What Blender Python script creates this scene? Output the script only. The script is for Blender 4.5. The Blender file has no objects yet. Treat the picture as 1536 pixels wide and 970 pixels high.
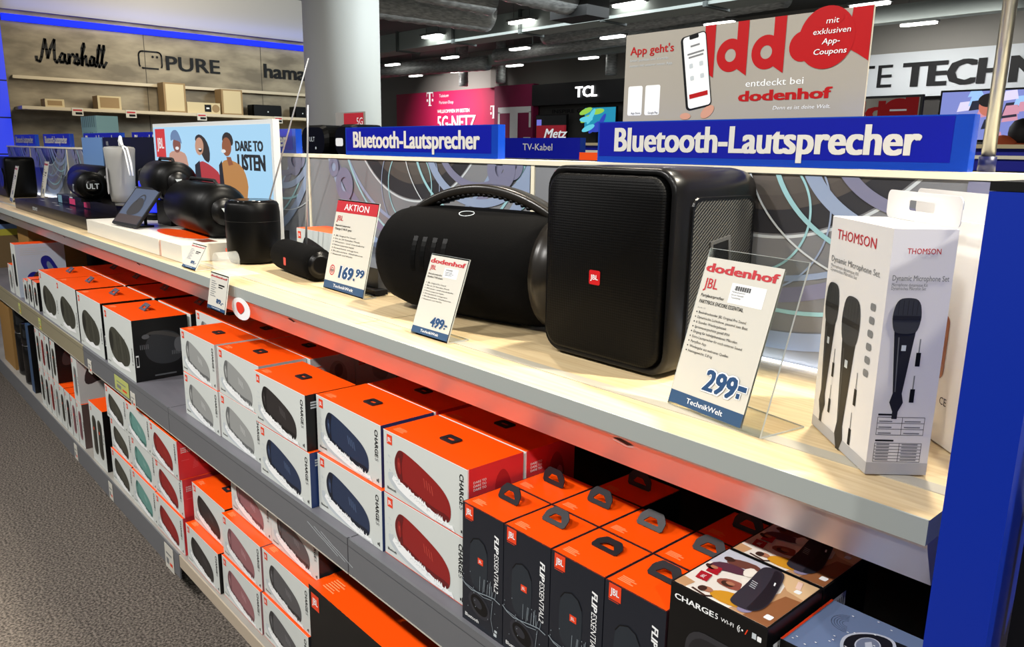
import bpy, math, random
from mathutils import Vector, Matrix
random.seed(7)
S = bpy.context.scene
COL = S.collection
PI = math.pi

# ------------------------------------------------------------------ camera, world, light, exposure
F_PX, YAW, PITCH, ROLL = 1166.65, -0.8383133, -0.2178437, 0.0162834
CAM_H = 1.43
cam = bpy.data.cameras.new('camera')
cam.sensor_fit = 'HORIZONTAL'
cam.sensor_width = 36.0
cam.lens = F_PX / 1536 * 36.0
cam.clip_start, cam.clip_end = 0.02, 100
co = bpy.data.objects.new('camera', cam)
COL.objects.link(co)
fw = Vector((math.sin(YAW) * math.cos(PITCH), math.cos(YAW) * math.cos(PITCH), math.sin(PITCH)))
r0 = Vector((math.cos(YAW), -math.sin(YAW), 0))
u0 = r0.cross(fw)
rr = math.cos(ROLL) * r0 + math.sin(ROLL) * u0
uu = -math.sin(ROLL) * r0 + math.cos(ROLL) * u0
mw = Matrix((rr, uu, -fw)).transposed().to_4x4()
mw.translation = (0, 0, CAM_H)
co.matrix_world = mw
S.camera = co

S.view_settings.view_transform = 'Standard'
S.view_settings.look = 'None'
S.view_settings.gamma = 1
S.view_settings.use_curve_mapping = False
S.view_settings.exposure = 0.0

w = bpy.data.worlds.new('world')
S.world = w
w.use_nodes = True
w.node_tree.nodes['Background'].inputs[0].default_value = (0.80, 0.82, 0.82, 1)
w.node_tree.nodes['Background'].inputs[1].default_value = 0.26


def area(name, loc, target, size, power, color=(1, 1, 1), size_y=None, spread=PI):
    l = bpy.data.lights.new(name, 'AREA')
    l.energy = power
    l.color = color
    l.size = size
    if size_y:
        l.shape = 'RECTANGLE'
        l.size_y = size_y
    else:
        l.shape = 'DISK'
    l.spread = spread
    o = bpy.data.objects.new(name, l)
    COL.objects.link(o)
    o.location = loc
    d = Vector(target) - Vector(loc)
    o.rotation_euler = d.to_track_quat('-Z', 'Y').to_euler()
    return o


WARM = (1.0, 0.90, 0.74)
NEUT = (1.0, 0.97, 0.93)
for lx, tx, pw in ((-5.0, -4.6, 24), (-3.3, -2.9, 27), (-1.7, -1.4, 30), (0.1, -0.5, 20), (2.2, -0.9, 24)):  # rightmost light is a fill added for the right-facing carton sides
    area('aisle_light', (lx, -1.15, 3.3), (tx, 0.75, 0.8), 0.16, pw, NEUT, spread=2.2)
for lx, ly, tx, pw, cc in ((-4.4, 2.0, -4.4, 10, WARM), (-2.2, 1.7, -2.3, 18, WARM), (-0.6, 1.5, -1.1, 26, (1, 0.92, 0.78)), (0.75, 1.75, -0.5, 50, (1, 0.93, 0.78))):
    area('shelf_spot', (lx, ly, 3.25), (tx, 1.0, 1.08), 0.14, pw, cc, spread=1.9)
area('banner_fill', (-5.5, 12.4, 3.3), (-5.5, 15, 2.85), 3.0, 20, NEUT, size_y=0.4, spread=1.2)  # added fill that brightens the banner
area('left_wall_spot', (-7.2, 2.6, 3.1), (-9, 3.0, 2.0), 0.5, 42, (1, 0.88, 0.68), size_y=1.6)
area('telekom_spot', (-19.0, 12.4, 3.4), (-19.2, 15, 2.3), 0.3, 130, (1, 0.92, 0.9), spread=1.6)
area('panel_strip', (-3.7, 1.2035, 1.086), (-3.7, 1.2125, 1.16), 7.0, 2.0, (0.86, 0.92, 1.0), size_y=0.004)
area('hall_light', (-9, 9.5, 3.5), (-9, 9.5, 0), 8, 420, (0.92, 0.97, 1.0), size_y=5)  # large cool area light facing down over the hall
area('pillar_fill', (-3.2, 5.6, 3.6), (-6.2, 3.6, 1.8), 1.2, 170, (0.86, 0.96, 1.0))  # added cool fill aimed at the pillar to brighten it


# ------------------------------------------------------------------ materials
def lin(c):
    return tuple((v / 12.92 if v <= 0.04045 else ((v + 0.055) / 1.055) ** 2.4) for v in (x / 255 for x in c)) + (1,)


MATS = {}


def M(name, rgb, rough=0.5, metal=0.0, emit=0.0, spec=0.5, trans=0.0, coat=0.0):
    if name in MATS:
        return MATS[name]
    m = bpy.data.materials.new(name)
    m.use_nodes = True
    b = m.node_tree.nodes['Principled BSDF']
    c = lin(rgb)
    b.inputs['Base Color'].default_value = c
    b.inputs['Roughness'].default_value = rough
    b.inputs['Metallic'].default_value = metal
    b.inputs['Specular IOR Level'].default_value = spec
    b.inputs['Transmission Weight'].default_value = trans
    b.inputs['Coat Weight'].default_value = coat
    if emit:
        b.inputs['Emission Color'].default_value = c
        b.inputs['Base Color'].default_value = (0.02, 0.02, 0.02, 1)
        b.inputs['Emission Strength'].default_value = emit
    m.diffuse_color = c
    MATS[name] = m
    return m


def nodes(m):
    return m.node_tree.nodes, m.node_tree.links, m.node_tree.nodes['Principled BSDF']


def noise_mat(name, c1, c2, scale, stretch=(1, 1, 1), rough=0.6, bump=0.0, detail=4, lo=0.35, hi=0.65, bscale=None, metal=0.0):
    m = M(name, c1, rough, metal)
    n, l, b = nodes(m)
    g = n.new('ShaderNodeNewGeometry')
    mp = n.new('ShaderNodeMapping')
    mp.inputs['Scale'].default_value = stretch
    l.new(g.outputs['Position'], mp.inputs['Vector'])
    t = n.new('ShaderNodeTexNoise')
    t.inputs['Scale'].default_value = scale
    t.inputs['Detail'].default_value = detail
    l.new(mp.outputs[0], t.inputs['Vector'])
    r = n.new('ShaderNodeValToRGB')
    r.color_ramp.elements[0].position = lo
    r.color_ramp.elements[1].position = hi
    r.color_ramp.elements[0].color = lin(c1)
    r.color_ramp.elements[1].color = lin(c2)
    l.new(t.outputs['Fac'], r.inputs[0])
    l.new(r.outputs[0], b.inputs['Base Color'])
    if bump:
        bp = n.new('ShaderNodeBump')
        bp.inputs['Strength'].default_value = bump
        bp.inputs['Distance'].default_value = 0.01
        l.new(t.outputs['Fac'], bp.inputs['Height'])
        l.new(bp.outputs[0], b.inputs['Normal'])
    return m


carpet = noise_mat('carpet', (62, 55, 49), (136, 126, 116), 130, rough=0.95, bump=0.9, detail=3, lo=0.38, hi=0.66)
n_, l_, b_ = nodes(carpet)
wood = noise_mat('maple_board', (204, 178, 134), (220, 198, 156), 5, (1.2, 26, 10), rough=0.42, detail=5)
wallwood = noise_mat('grey_wood_panel', (112, 103, 86), (158, 148, 126), 2.2, (1, 1.3, 4), rough=0.6, detail=6)
ceil_m = M('ceiling_dark', (112, 116, 116), 0.9)
duct_m = noise_mat('duct_foil', (150, 154, 154), (200, 204, 202), 9, (1, 1, 6), rough=0.4, metal=0.15, bump=0.1)
beam_m = M('beam_paint', (168, 178, 174), 0.7)
white = M('carton_white', (208, 213, 209), 0.45)
splash = M('print_white', (244, 246, 246), 0.45)
splash2 = M('print_pale_grey', (196, 204, 208), 0.45)
orange = M('carton_orange', (255, 84, 6), 0.36)
lorange = M('print_orange_text', (255, 150, 95), 0.45)
red = M('print_red', (226, 52, 30), 0.45)
redlogo = M('logo_orange_red', (234, 66, 26), 0.45)
black = M('carton_black', (13, 13, 14), 0.35, spec=0.35)
ink = M('print_black', (18, 19, 21), 0.5, spec=0.15)
greytxt = M('print_grey', (120, 122, 124), 0.5)
navy = M('carton_navy', (29, 33, 42), 0.34, spec=0.35)
bluecard = M('carton_blue', (36, 58, 110), 0.36)
redcard = M('carton_red', (224, 54, 60), 0.36)
pinkcard = M('carton_pink', (170, 112, 118), 0.4)
handle_m = M('handle_plastic', (34, 34, 38), 0.45, spec=0.3)
shelf_m = noise_mat('shelf_grey', (98, 97, 104), (118, 117, 124), 3, (0.5, 3, 1), rough=0.42)
lip_m = M('shelf_lip_grey', (104, 106, 110), 0.4)
lip_highlight = M('shelf_lip_highlight', (190, 184, 170), 0.4)  # pale tone for the highlight painted along the lip
lip_brass = M('price_strip_clear', (150, 142, 116), 0.3)
frontgrey = M('front_edge_grey', (158, 164, 160), 0.5)
rail_m = M('satin_rail', (240, 230, 230), 0.32, metal=0.78)
slot_m = M('slot_dark', (40, 24, 20), 0.6)
inlay_m = M('inlay_grey', (176, 170, 154), 0.45)
panel_grey = noise_mat('panel_grey', (120, 122, 126), (136, 138, 142), 1.5, rough=0.35)
capm = M('panel_cap_cream', (240, 232, 206), 0.45)
ringblue = M('print_ring_blue', (142, 158, 186), 0.35)
ringlilac = M('print_ring_lilac', (122, 123, 148), 0.35)
ringcyan = M('print_ring_cyan', (150, 196, 204), 0.35)
conegrey = M('print_cone_grey', (120, 112, 108), 0.35)
conedark = M('print_cone_dark', (52, 52, 56), 0.35)
signblue = M('sign_blue', (0, 14, 150), 0.3)
signrim = M('sign_blue_rim', (10, 60, 168), 0.25)
signtxt = M('sign_text', (212, 210, 202), 0.5)
endblue = M('end_panel_blue', (0, 38, 150), 0.35)
rubber = M('black_rubber', (12, 12, 13), 0.5, spec=0.25)
plastic = M('speaker_black', (4, 4, 4), 0.38, spec=0.14)
satin = M('speaker_satin', (9, 8, 8), 0.3, spec=0.3)
bronze = M('handle_bronze', (26, 22, 17), 0.3, spec=0.5)
chrome = M('chrome', (190, 190, 190), 0.22, metal=1)
acrylic = M('acrylic', (245, 250, 248), 0.03)
nn, nl, nb_ = nodes(acrylic)
tr_ = nn.new('ShaderNodeBsdfTransparent')
tr_.inputs[0].default_value = (0.93, 0.95, 0.94, 1)
gl_ = nn.new('ShaderNodeBsdfGlossy')
gl_.inputs['Roughness'].default_value = 0.04
fr_ = nn.new('ShaderNodeLayerWeight')
fr_.inputs['Blend'].default_value = 0.12
sc_ = nn.new('ShaderNodeMath')
sc_.operation = 'MULTIPLY_ADD'
sc_.inputs[1].default_value = 0.30
sc_.inputs[2].default_value = 0.03
df_ = nn.new('ShaderNodeBsdfDiffuse')
df_.inputs[0].default_value = (0.9, 0.92, 0.92, 1)
m0_ = nn.new('ShaderNodeMixShader')
m0_.inputs[0].default_value = 0.05
nl.new(tr_.outputs[0], m0_.inputs[1])
nl.new(df_.outputs[0], m0_.inputs[2])
mx_ = nn.new('ShaderNodeMixShader')
nl.new(fr_.outputs['Facing'], sc_.inputs[0])
gm_ = nn.new('ShaderNodeNewGeometry')
sb_ = nn.new('ShaderNodeMath')
sb_.operation = 'SUBTRACT'
sb_.use_clamp = True
nl.new(sc_.outputs[0], sb_.inputs[0])
nl.new(gm_.outputs['Backfacing'], sb_.inputs[1])
nl.new(sb_.outputs[0], mx_.inputs[0])
nl.new(m0_.outputs[0], mx_.inputs[1])
nl.new(gl_.outputs[0], mx_.inputs[2])
nl.new(mx_.outputs[0], nn['Material Output'].inputs[0])
clear_pl = M('clear_plastic', (235, 240, 238), 0.2)
cn_, cl_, cb_ = nodes(clear_pl)
ct_ = cn_.new('ShaderNodeBsdfTransparent')
cm_ = cn_.new('ShaderNodeMixShader')
cm_.inputs[0].default_value = 0.22
cl_.new(ct_.outputs[0], cm_.inputs[1])
cl_.new(cb_.outputs[0], cm_.inputs[2])
cl_.new(cm_.outputs[0], cn_['Material Output'].inputs[0])
aerial_m = M('aerial_steel', (176, 178, 180), 0.4, metal=0.4)
acr_edge = M('acrylic_edge', (196, 202, 198), 0.2)
white = M('carton_white', (208, 213, 209), 0.45)
splash = M('print_white', (244, 246, 246), 0.45)
splash2 = M('print_pale_grey', (196, 204, 208), 0.45)
orange = M('carton_orange', (255, 84, 6), 0.36)
lorange = M('print_orange_text', (255, 150, 95), 0.45)
red = M('print_red', (226, 52, 30), 0.45)
redlogo = M('logo_orange_red', (234, 66, 26), 0.45)
black = M('carton_black', (13, 13, 14), 0.35, spec=0.35)
ink = M('print_black', (26, 27, 30), 0.5)
greytxt = M('print_grey', (120, 122, 124), 0.5)
navy = M('carton_navy', (29, 33, 42), 0.34, spec=0.35)
bluecard = M('carton_blue', (36, 58, 110), 0.36)
redcard = M('carton_red', (224, 54, 60), 0.36)
pinkcard = M('carton_pink', (170, 112, 118), 0.4)
handle_m = M('handle_plastic', (34, 34, 38), 0.45, spec=0.3)
shelf_m = noise_mat('shelf_grey', (98, 97, 104), (118, 117, 124), 3, (0.5, 3, 1), rough=0.42)
lip_m = M('shelf_lip_grey', (104, 106, 110), 0.4)
lip_highlight = M('shelf_lip_highlight', (190, 184, 170), 0.4)
lip_brass = M('price_strip_clear', (150, 142, 116), 0.3)
frontgrey = M('front_edge_grey', (172, 176, 172), 0.5)
rail_m = M('satin_rail', (232, 226, 228), 0.34, metal=0.72)
slot_m = M('slot_dark', (40, 24, 20), 0.6)
inlay_m = M('inlay_grey', (176, 170, 154), 0.45)
panel_grey = noise_mat('panel_grey', (120, 122, 126), (136, 138, 142), 1.5, rough=0.35)
capm = M('panel_cap_cream', (240, 232, 206), 0.45)
ringblue = M('print_ring_blue', (142, 158, 186), 0.35)
ringlilac = M('print_ring_lilac', (128, 128, 158), 0.35)
ringcyan = M('print_ring_cyan', (150, 196, 204), 0.35)
conegrey = M('print_cone_grey', (120, 112, 108), 0.35)
conedark = M('print_cone_dark', (52, 52, 56), 0.35)
signblue = M('sign_blue', (0, 14, 150), 0.3)
signrim = M('sign_blue_rim', (10, 60, 168), 0.25)
signtxt = M('sign_text', (232, 230, 222), 0.5)
endblue = M('end_panel_blue', (0, 38, 150), 0.35)
rubber = M('black_rubber', (12, 12, 13), 0.5, spec=0.25)
plastic = M('speaker_black', (9, 9, 9), 0.4, spec=0.22)
satin = M('speaker_satin', (15, 14, 13), 0.3, spec=0.4)
bronze = M('handle_bronze', (26, 22, 17), 0.3, spec=0.5)
chrome = M('chrome', (190, 190, 190), 0.22, metal=1)
acrylic = M('acrylic', (245, 250, 248), 0.03)
nn, nl, nb_ = nodes(acrylic)
tr_ = nn.new('ShaderNodeBsdfTransparent')
tr_.inputs[0].default_value = (0.93, 0.95, 0.94, 1)
gl_ = nn.new('ShaderNodeBsdfGlossy')
gl_.inputs['Roughness'].default_value = 0.04
fr_ = nn.new('ShaderNodeFresnel')
fr_.inputs[0].default_value = 1.45
mx_ = nn.new('ShaderNodeMixShader')
nl.new(fr_.outputs[0], mx_.inputs[0])
nl.new(tr_.outputs[0], mx_.inputs[1])
nl.new(gl_.outputs[0], mx_.inputs[2])
nl.new(mx_.outputs[0], nn['Material Output'].inputs[0])
paper = M('paper', (206, 203, 192), 0.6)
cardblue = M('card_blue', (38, 74, 112), 0.5)
cardred = M('card_red', (186, 32, 44), 0.5)
pricedk = M('price_blue', (20, 66, 112), 0.5)
concrete = M('pillar_paint', (214, 214, 208), 0.6)
magenta = M('magenta_wall', (178, 14, 74), 0.6)
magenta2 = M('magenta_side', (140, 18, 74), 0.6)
darkwall = M('dark_wall', (60, 58, 56), 0.8)
bannerw = M('banner_white', (196, 202, 206), 0.6)


# ------------------------------------------------------------------ mesh builder
TXT = {}


def text_mesh(s, bold=0.0, shear=0.0, res=2):
    k = (s, bold, shear, res)
    if k not in TXT:
        c = bpy.data.curves.new('lettering', 'FONT')
        c.body = s
        c.resolution_u = res
        c.offset = bold
        c.shear = shear
        o = bpy.data.objects.new('lettering', c)
        COL.objects.link(o)
        bpy.context.view_layer.update()
        dg = bpy.context.evaluated_depsgraph_get()
        e = o.evaluated_get(dg)
        me = e.to_mesh()
        vs = [(v.co.x, v.co.y) for v in me.vertices]
        fs = [tuple(p.vertices) for p in me.polygons]
        e.to_mesh_clear()
        bpy.data.objects.remove(o)
        bpy.data.curves.remove(c)
        if vs:
            x0 = min(v[0] for v in vs)
            wd = max(v[0] for v in vs) - x0
            vs = [((x - x0) / 0.729, y / 0.729) for x, y in vs]
            wd /= 0.729
        else:
            wd = 0
        TXT[k] = (vs, fs, wd)
    return TXT[k]


class MB:
    def __init__(s):
        s.v, s.f, s.m, s.sm, s.mats = [], [], [], [], []

    def mi(s, mat):
        if mat not in s.mats:
            s.mats.append(mat)
        return s.mats.index(mat)

    def add(s, vs, fs, mat, smooth=False):
        b = len(s.v)
        i = s.mi(mat)
        s.v += [tuple(v) for v in vs]
        for f in fs:
            s.f.append([b + q for q in f])
            s.m.append(i)
            s.sm.append(smooth)
        return s

    def box(s, x0, y0, z0, x1, y1, z1, mat, **kw):
        vs = [(x0, y0, z0), (x1, y0, z0), (x1, y1, z0), (x0, y1, z0), (x0, y0, z1), (x1, y0, z1), (x1, y1, z1), (x0, y1, z1)]
        for nm, f in (('bottom', (0, 3, 2, 1)), ('top', (4, 5, 6, 7)), ('front', (0, 1, 5, 4)), ('right', (1, 2, 6, 5)), ('back', (2, 3, 7, 6)), ('left', (3, 0, 4, 7))):
            s.add([vs[q] for q in f], [(0, 1, 2, 3)], kw.get(nm, mat))
        return s

    def rings(s, rings, mat, smooth=True, cap=True, closed=True):
        n = len(rings[0])
        vs = [p for r in rings for p in r]
        fs = []
        for i in range(len(rings) - 1):
            for j in range(n if closed else n - 1):
                k = (j + 1) % n
                fs.append((i * n + j, i * n + k, (i + 1) * n + k, (i + 1) * n + j))
        if cap:
            fs.append(tuple(reversed(range(n))))
            fs.append(tuple(range((len(rings) - 1) * n, len(rings) * n)))
        return s.add(vs, fs, mat, smooth)

    def tube(s, pts, r, mat, n=10, cap=True):
        pts = [Vector(p) for p in pts]
        rs = r if isinstance(r, (list, tuple)) else [r] * len(pts)
        rg = []
        for i, p in enumerate(pts):
            d = (pts[min(i + 1, len(pts) - 1)] - pts[max(i - 1, 0)]).normalized()
            a = d.orthogonal().normalized() if i == 0 else (prev - d * prev.dot(d)).normalized()
            prev = a
            b = d.cross(a)
            rg.append([p + (a * math.cos(t) + b * math.sin(t)) * rs[i] for t in (2 * PI * q / n for q in range(n))])
        return s.rings(rg, mat, True, cap)

    def lathe(s, prof, mat, n=28, c=(0, 0, 0), axis='z', smooth=True):
        rg = []
        for r, h in prof:
            ring = []
            for q in range(n):
                t = 2 * PI * q / n
                a, b = r * math.cos(t), r * math.sin(t)
                if axis == 'z':
                    p = (c[0] + a, c[1] + b, c[2] + h)
                elif axis == 'x':
                    p = (c[0] + h, c[1] + a, c[2] + b)
                else:
                    p = (c[0] + b, c[1] + h, c[2] + a)
                ring.append(p)
            rg.append(ring)
        return s.rings(rg, mat, smooth)

    def plate(s, pts, z0, z1, mat, mtx=None, hole=None):
        """flat plate: outline pts in xy, thickness z0..z1, optional hole with as many points"""
        n = len(pts)
        T = (lambda p: mtx @ Vector(p)) if mtx else (lambda p: p)
        if not hole:
            vs = [T((x, y, z0)) for x, y in pts] + [T((x, y, z1)) for x, y in pts]
            fs = [tuple(reversed(range(n))), tuple(range(n, 2 * n))] + [(i, (i + 1) % n, n + (i + 1) % n, n + i) for i in range(n)]
        else:
            vs = [T((x, y, z)) for z in (z0, z1) for L in (pts, hole) for x, y in L]
            fs = []
            for i in range(n):
                k = (i + 1) % n
                fs += [(i, n + i, n + k, k), (2 * n + i, 2 * n + k, 3 * n + k, 3 * n + i), (i, k, 2 * n + k, 2 * n + i), (n + i, 3 * n + i, 3 * n + k, n + k)]
        return s.add(vs, fs, mat)

    def build(s, name, parent=None, loc=(0, 0, 0), rot=(0, 0, 0)):
        me = bpy.data.meshes.new(name)
        me.from_pydata(s.v, [], s.f)
        for m in s.mats:
            me.materials.append(m)
        me.polygons.foreach_set('material_index', s.m)
        me.polygons.foreach_set('use_smooth', s.sm)
        me.update()
        o = bpy.data.objects.new(name, me)
        COL.objects.link(o)
        o.location = loc
        o.rotation_euler = rot
        if parent:
            o.parent = parent
        return o


class Face:
    """a flat face that carries print: origin o, unit axes u and v, print laid eps above it per layer"""
    def __init__(s, mb, o, u, v, eps=0.00025):
        s.mb, s.o, s.u, s.v = mb, Vector(o), Vector(u).normalized(), Vector(v).normalized()
        s.n = s.u.cross(s.v).normalized()
        s.eps = eps

    def P(s, x, y, k=1):
        return s.o + s.u * x + s.v * y + s.n * (s.eps * k)

    def poly(s, pts, mat, k=1):
        s.mb.add([s.P(x, y, k) for x, y in pts], [tuple(range(len(pts)))], mat)

    def rect(s, x0, y0, x1, y1, mat, k=1):
        s.poly([(x0, y0), (x1, y0), (x1, y1), (x0, y1)], mat, k)

    def rrect(s, x0, y0, x1, y1, r, mat, k=1):
        s.poly(rr2(x0, y0, x1, y1, r), mat, k)

    def oval(s, cx, cy, rx, ry, mat, k=1, n=24, rot=0.0):
        c, d = math.cos(rot), math.sin(rot)
        s.poly([(cx + rx * math.cos(t) * c - ry * math.sin(t) * d, cy + rx * math.cos(t) * d + ry * math.sin(t) * c) for t in (2 * PI * i / n for i in range(n))], mat, k)

    def ring(s, cx, cy, r0, r1, mat, k=1, n=48, clip=None, a0=0.0, a1=2 * PI, asp=1.0):
        for i in range(n):
            t0, t1 = a0 + (a1 - a0) * i / n, a0 + (a1 - a0) * (i + 1) / n
            q = [(cx + asp * r * math.cos(t), cy + r * math.sin(t)) for r, t in ((r0, t0), (r1, t0), (r1, t1), (r0, t1))]
            if clip:
                for ax, lim, sg in ((0, clip[0], 1), (0, clip[2], -1), (1, clip[1], 1), (1, clip[3], -1)):
                    o_ = []
                    for a_, b_ in zip(q, q[1:] + q[:1]):
                        ia, ib = (a_[ax] - lim) * sg >= 0, (b_[ax] - lim) * sg >= 0
                        if ia:
                            o_.append(a_)
                        if ia != ib:
                            t_ = (lim - a_[ax]) / (b_[ax] - a_[ax])
                            o_.append((a_[0] + t_ * (b_[0] - a_[0]), a_[1] + t_ * (b_[1] - a_[1])))
                    q = o_
                    if len(q) < 3:
                        break
                if len(q) < 3:
                    continue
            s.poly(q, mat, k)

    def line(s, pts, wd, mat, k=1):
        for (x0, y0), (x1, y1) in zip(pts, pts[1:]):
            d = Vector((x1 - x0, y1 - y0))
            if d.length < 1e-9:
                continue
            d.normalize()
            nx, ny = -d.y * wd / 2, d.x * wd / 2
            e = d * wd * 0.25
            s.poly([(x0 + nx - e.x, y0 + ny - e.y), (x0 - nx - e.x, y0 - ny - e.y), (x1 - nx + e.x, y1 - ny + e.y), (x1 + nx + e.x, y1 + ny + e.y)], mat, k)

    def text(s, t, x, y, h, mat, k=2, width=None, bold=0.0, shear=0.0, align='l', rot=0.0, res=2):
        vs, fs, wd = text_mesh(t, 0.0, shear, res)
        if not vs:
            return 0
        extra = max(0.0, bold - 0.004) * 1.45
        sx = (width / (wd + 2 * extra)) if width else h
        nv0 = len(vs)
        if extra:
            nf, nv = len(vs), max(2, int(extra / 0.03) + 1)
            sh = [(extra + extra * (2 * q / nv - 1), dy) for q in range(nv + 1) for dy in ((-extra * .35, extra * .35) if extra > 0.02 else (0,))]
            fs = [tuple(i + nf * q for i in f_) for q in range(len(sh)) for f_ in fs]
            vs = [(x_ + a, y_ + b) for a, b in sh for x_, y_ in vs]
            wd = wd + 2 * extra
        tw = wd * sx
        ox = {'l': 0, 'c': -tw / 2, 'r': -tw}[align]
        c, d = math.cos(rot), math.sin(rot)
        pts = []
        for a, b in vs:
            px, py = ox + a * sx, b * h
            pts.append(s.P(x + px * c - py * d, y + px * d + py * c, k + (0.08 * (len(pts) // nv0))))
        s.mb.add(pts, fs, mat)
        return tw


def rr2(x0, y0, x1, y1, r, n=5):
    out = []
    for cx, cy, a in ((x1 - r, y0 + r, -PI / 2), (x1 - r, y1 - r, 0), (x0 + r, y1 - r, PI / 2), (x0 + r, y0 + r, PI)):
        out += [(cx + r * math.cos(a + PI / 2 * i / n), cy + r * math.sin(a + PI / 2 * i / n)) for i in range(n + 1)]
    return out


def front(mb, x0, y0, z0, eps=0.00025):
    return Face(mb, (x0, y0, z0), (1, 0, 0), (0, 0, 1), eps)


def topf(mb, x0, y0, z1, eps=0.00025):
    return Face(mb, (x0, y0, z1), (1, 0, 0), (0, 1, 0), eps)


def rightf(mb, x1, y0, z0, eps=0.00025):
    return Face(mb, (x1, y0, z0), (0, 1, 0), (0, 0, 1), eps)


def tag(o, label, cat, group=None):
    o['label'] = label
    o['category'] = cat
    if group:
        o['group'] = group
    return o


def empty(name, loc=(0, 0, 0), rz=0.0):
    o = bpy.data.objects.new(name, None)
    COL.objects.link(o)
    o.location = loc
    o.rotation_euler = (0, 0, rz)
    o.empty_display_size = 0.05
    return o


def struct(o):
    o['kind'] = 'structure'
    return o


def dup(root, loc, rz=None):
    r = root.copy()
    COL.objects.link(r)
    r.location = loc
    if rz is not None:
        r.rotation_euler = (0, 0, rz)
    for ch in list(root.children):
        c = ch.copy()
        COL.objects.link(c)
        c.parent = r
        for g in ch.children:
            d = g.copy()
            COL.objects.link(d)
            d.parent = c
    return r


def smooth_loop(pts, n=3):
    """Chaikin smoothing of a closed outline"""
    for _ in range(n):
        out = []
        for i in range(len(pts)):
            a, b = pts[i], pts[(i + 1) % len(pts)]
            out += [(a[0] * .75 + b[0] * .25, a[1] * .75 + b[1] * .25), (a[0] * .25 + b[0] * .75, a[1] * .25 + b[1] * .75)]
        pts = out
    return pts


# ------------------------------------------------------------------ setting
struct(MB().box(-30, -6, -0.1, 6, 16, 0, carpet).build('floor'))
struct(MB().box(-30, -6, 4.3, 6, 16, 4.4, ceil_m).build('ceiling'))
struct(MB().box(-30, 15.4, 0, 6, 15.5, 4.3, M('back_wall_paint', (150, 148, 142), 0.8)).build('wall_back'))

# left wall with the brand names
K = 9 / 6.8
XW = -9.0
wl = MB().box(XW - 0.1, -6, 0, XW, 5.1, 2.66, wallwood)
fwl = Face(wl, (XW, 0, 0), (0, 1, 0), (0, 0, 1), 0.001)
for yy in (1.55, 2.83, 4.11):
    fwl.rect(yy, 1.0, yy + 0.008, 2.6, M('panel_joint', (70, 64, 54), 0.7))
struct(wl.build('wall_left'))
struct(MB().box(XW - 0.1, -6, 2.66, XW + 0.05, 5.1, 3.12, M('bulkhead_paint', (168, 166, 162), 0.7)).build('trim_1'))
tag(MB().box(XW + 0.0, 1.57, 2.56, XW + 0.03, 5.05, 2.62, M('led_blue', (8, 40, 255), 1.0, emit=1.5, spec=0)).build('led_strip'),
    'blue glowing strip light along the top of the grey wood wall', 'strip light')
area('led_glow', (XW + 0.12, 3.3, 2.72), (XW + 0.05, 3.3, 2.9), 0.1, 1.5, (0.12, 0.22, 1.0), size_y=3.4).rotation_euler = (0, math.radians(115), 0)
lb = MB().box(XW + 0.02, 0.2, 0.9, XW + 0.1, 1.54, 2.62, M('lightbox_frame', (60, 60, 70), 0.5), right=M('lightbox_blue', (42, 66, 245), 0.5, emit=0.85))
fl = rightf(lb, XW + 0.1, 0.2, 0.9, 0.002)
for zz in (0.42, 0.76, 1.1):
    fl.rect(0, zz, 1.34, zz + 0.012, M('lightbox_joint', (10, 14, 60), 0.6))
tag(lb.build('light_panel'), 'tall glowing blue light panel at the end of the grey wood wall', 'light panel')


def sign_letters(name, t, y0, z0, y1, hgt, label, bold=0.0, shear=0.0):
    mb = MB()
    f = Face(mb, (XW + 0.004, 0, 0), (0, 1, 0), (0, 0, 1), 0.003)
    f.text(t, y0, z0, hgt, ink, 2, width=y1 - y0, bold=bold, shear=shear, res=3)
    return tag(mb.build(name), label, 'lettering')


def zk(z):
    return (z - 1.43) * K + 1.43


sign_letters('wall_lettering', 'PURE', 2.20 * K + 0.13, zk(2.03), 2.74 * K, 0.15, 'black wall lettering PURE with a square outline symbol', 0.025)
pm = MB()
pf = Face(pm, (XW + 0.004, 0, 0), (0, 1, 0), (0, 0, 1), 0.003)
L_ = rr2(2.20 * K - 0.14, zk(2.03), 2.20 * K + 0.09, zk(2.03) + 0.17, 0.04)
pf.line(L_[3:21], 0.016, ink)
pf.line(L_[22:] + L_[:1], 0.016, ink)
pf.oval(2.20 * K + 0.0, zk(2.03) + 0.12, 0.012, 0.012, ink)
pf.oval(2.20 * K + 0.045, zk(2.03) + 0.12, 0.012, 0.012, ink)
pm.build('symbol', bpy.data.objects['wall_lettering'])
sign_letters('wall_lettering', 'hama', 3.127 * K, zk(2.03), 3.53 * K, 0.16, 'black wall lettering hama beside the white pillar', 0.035)
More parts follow.
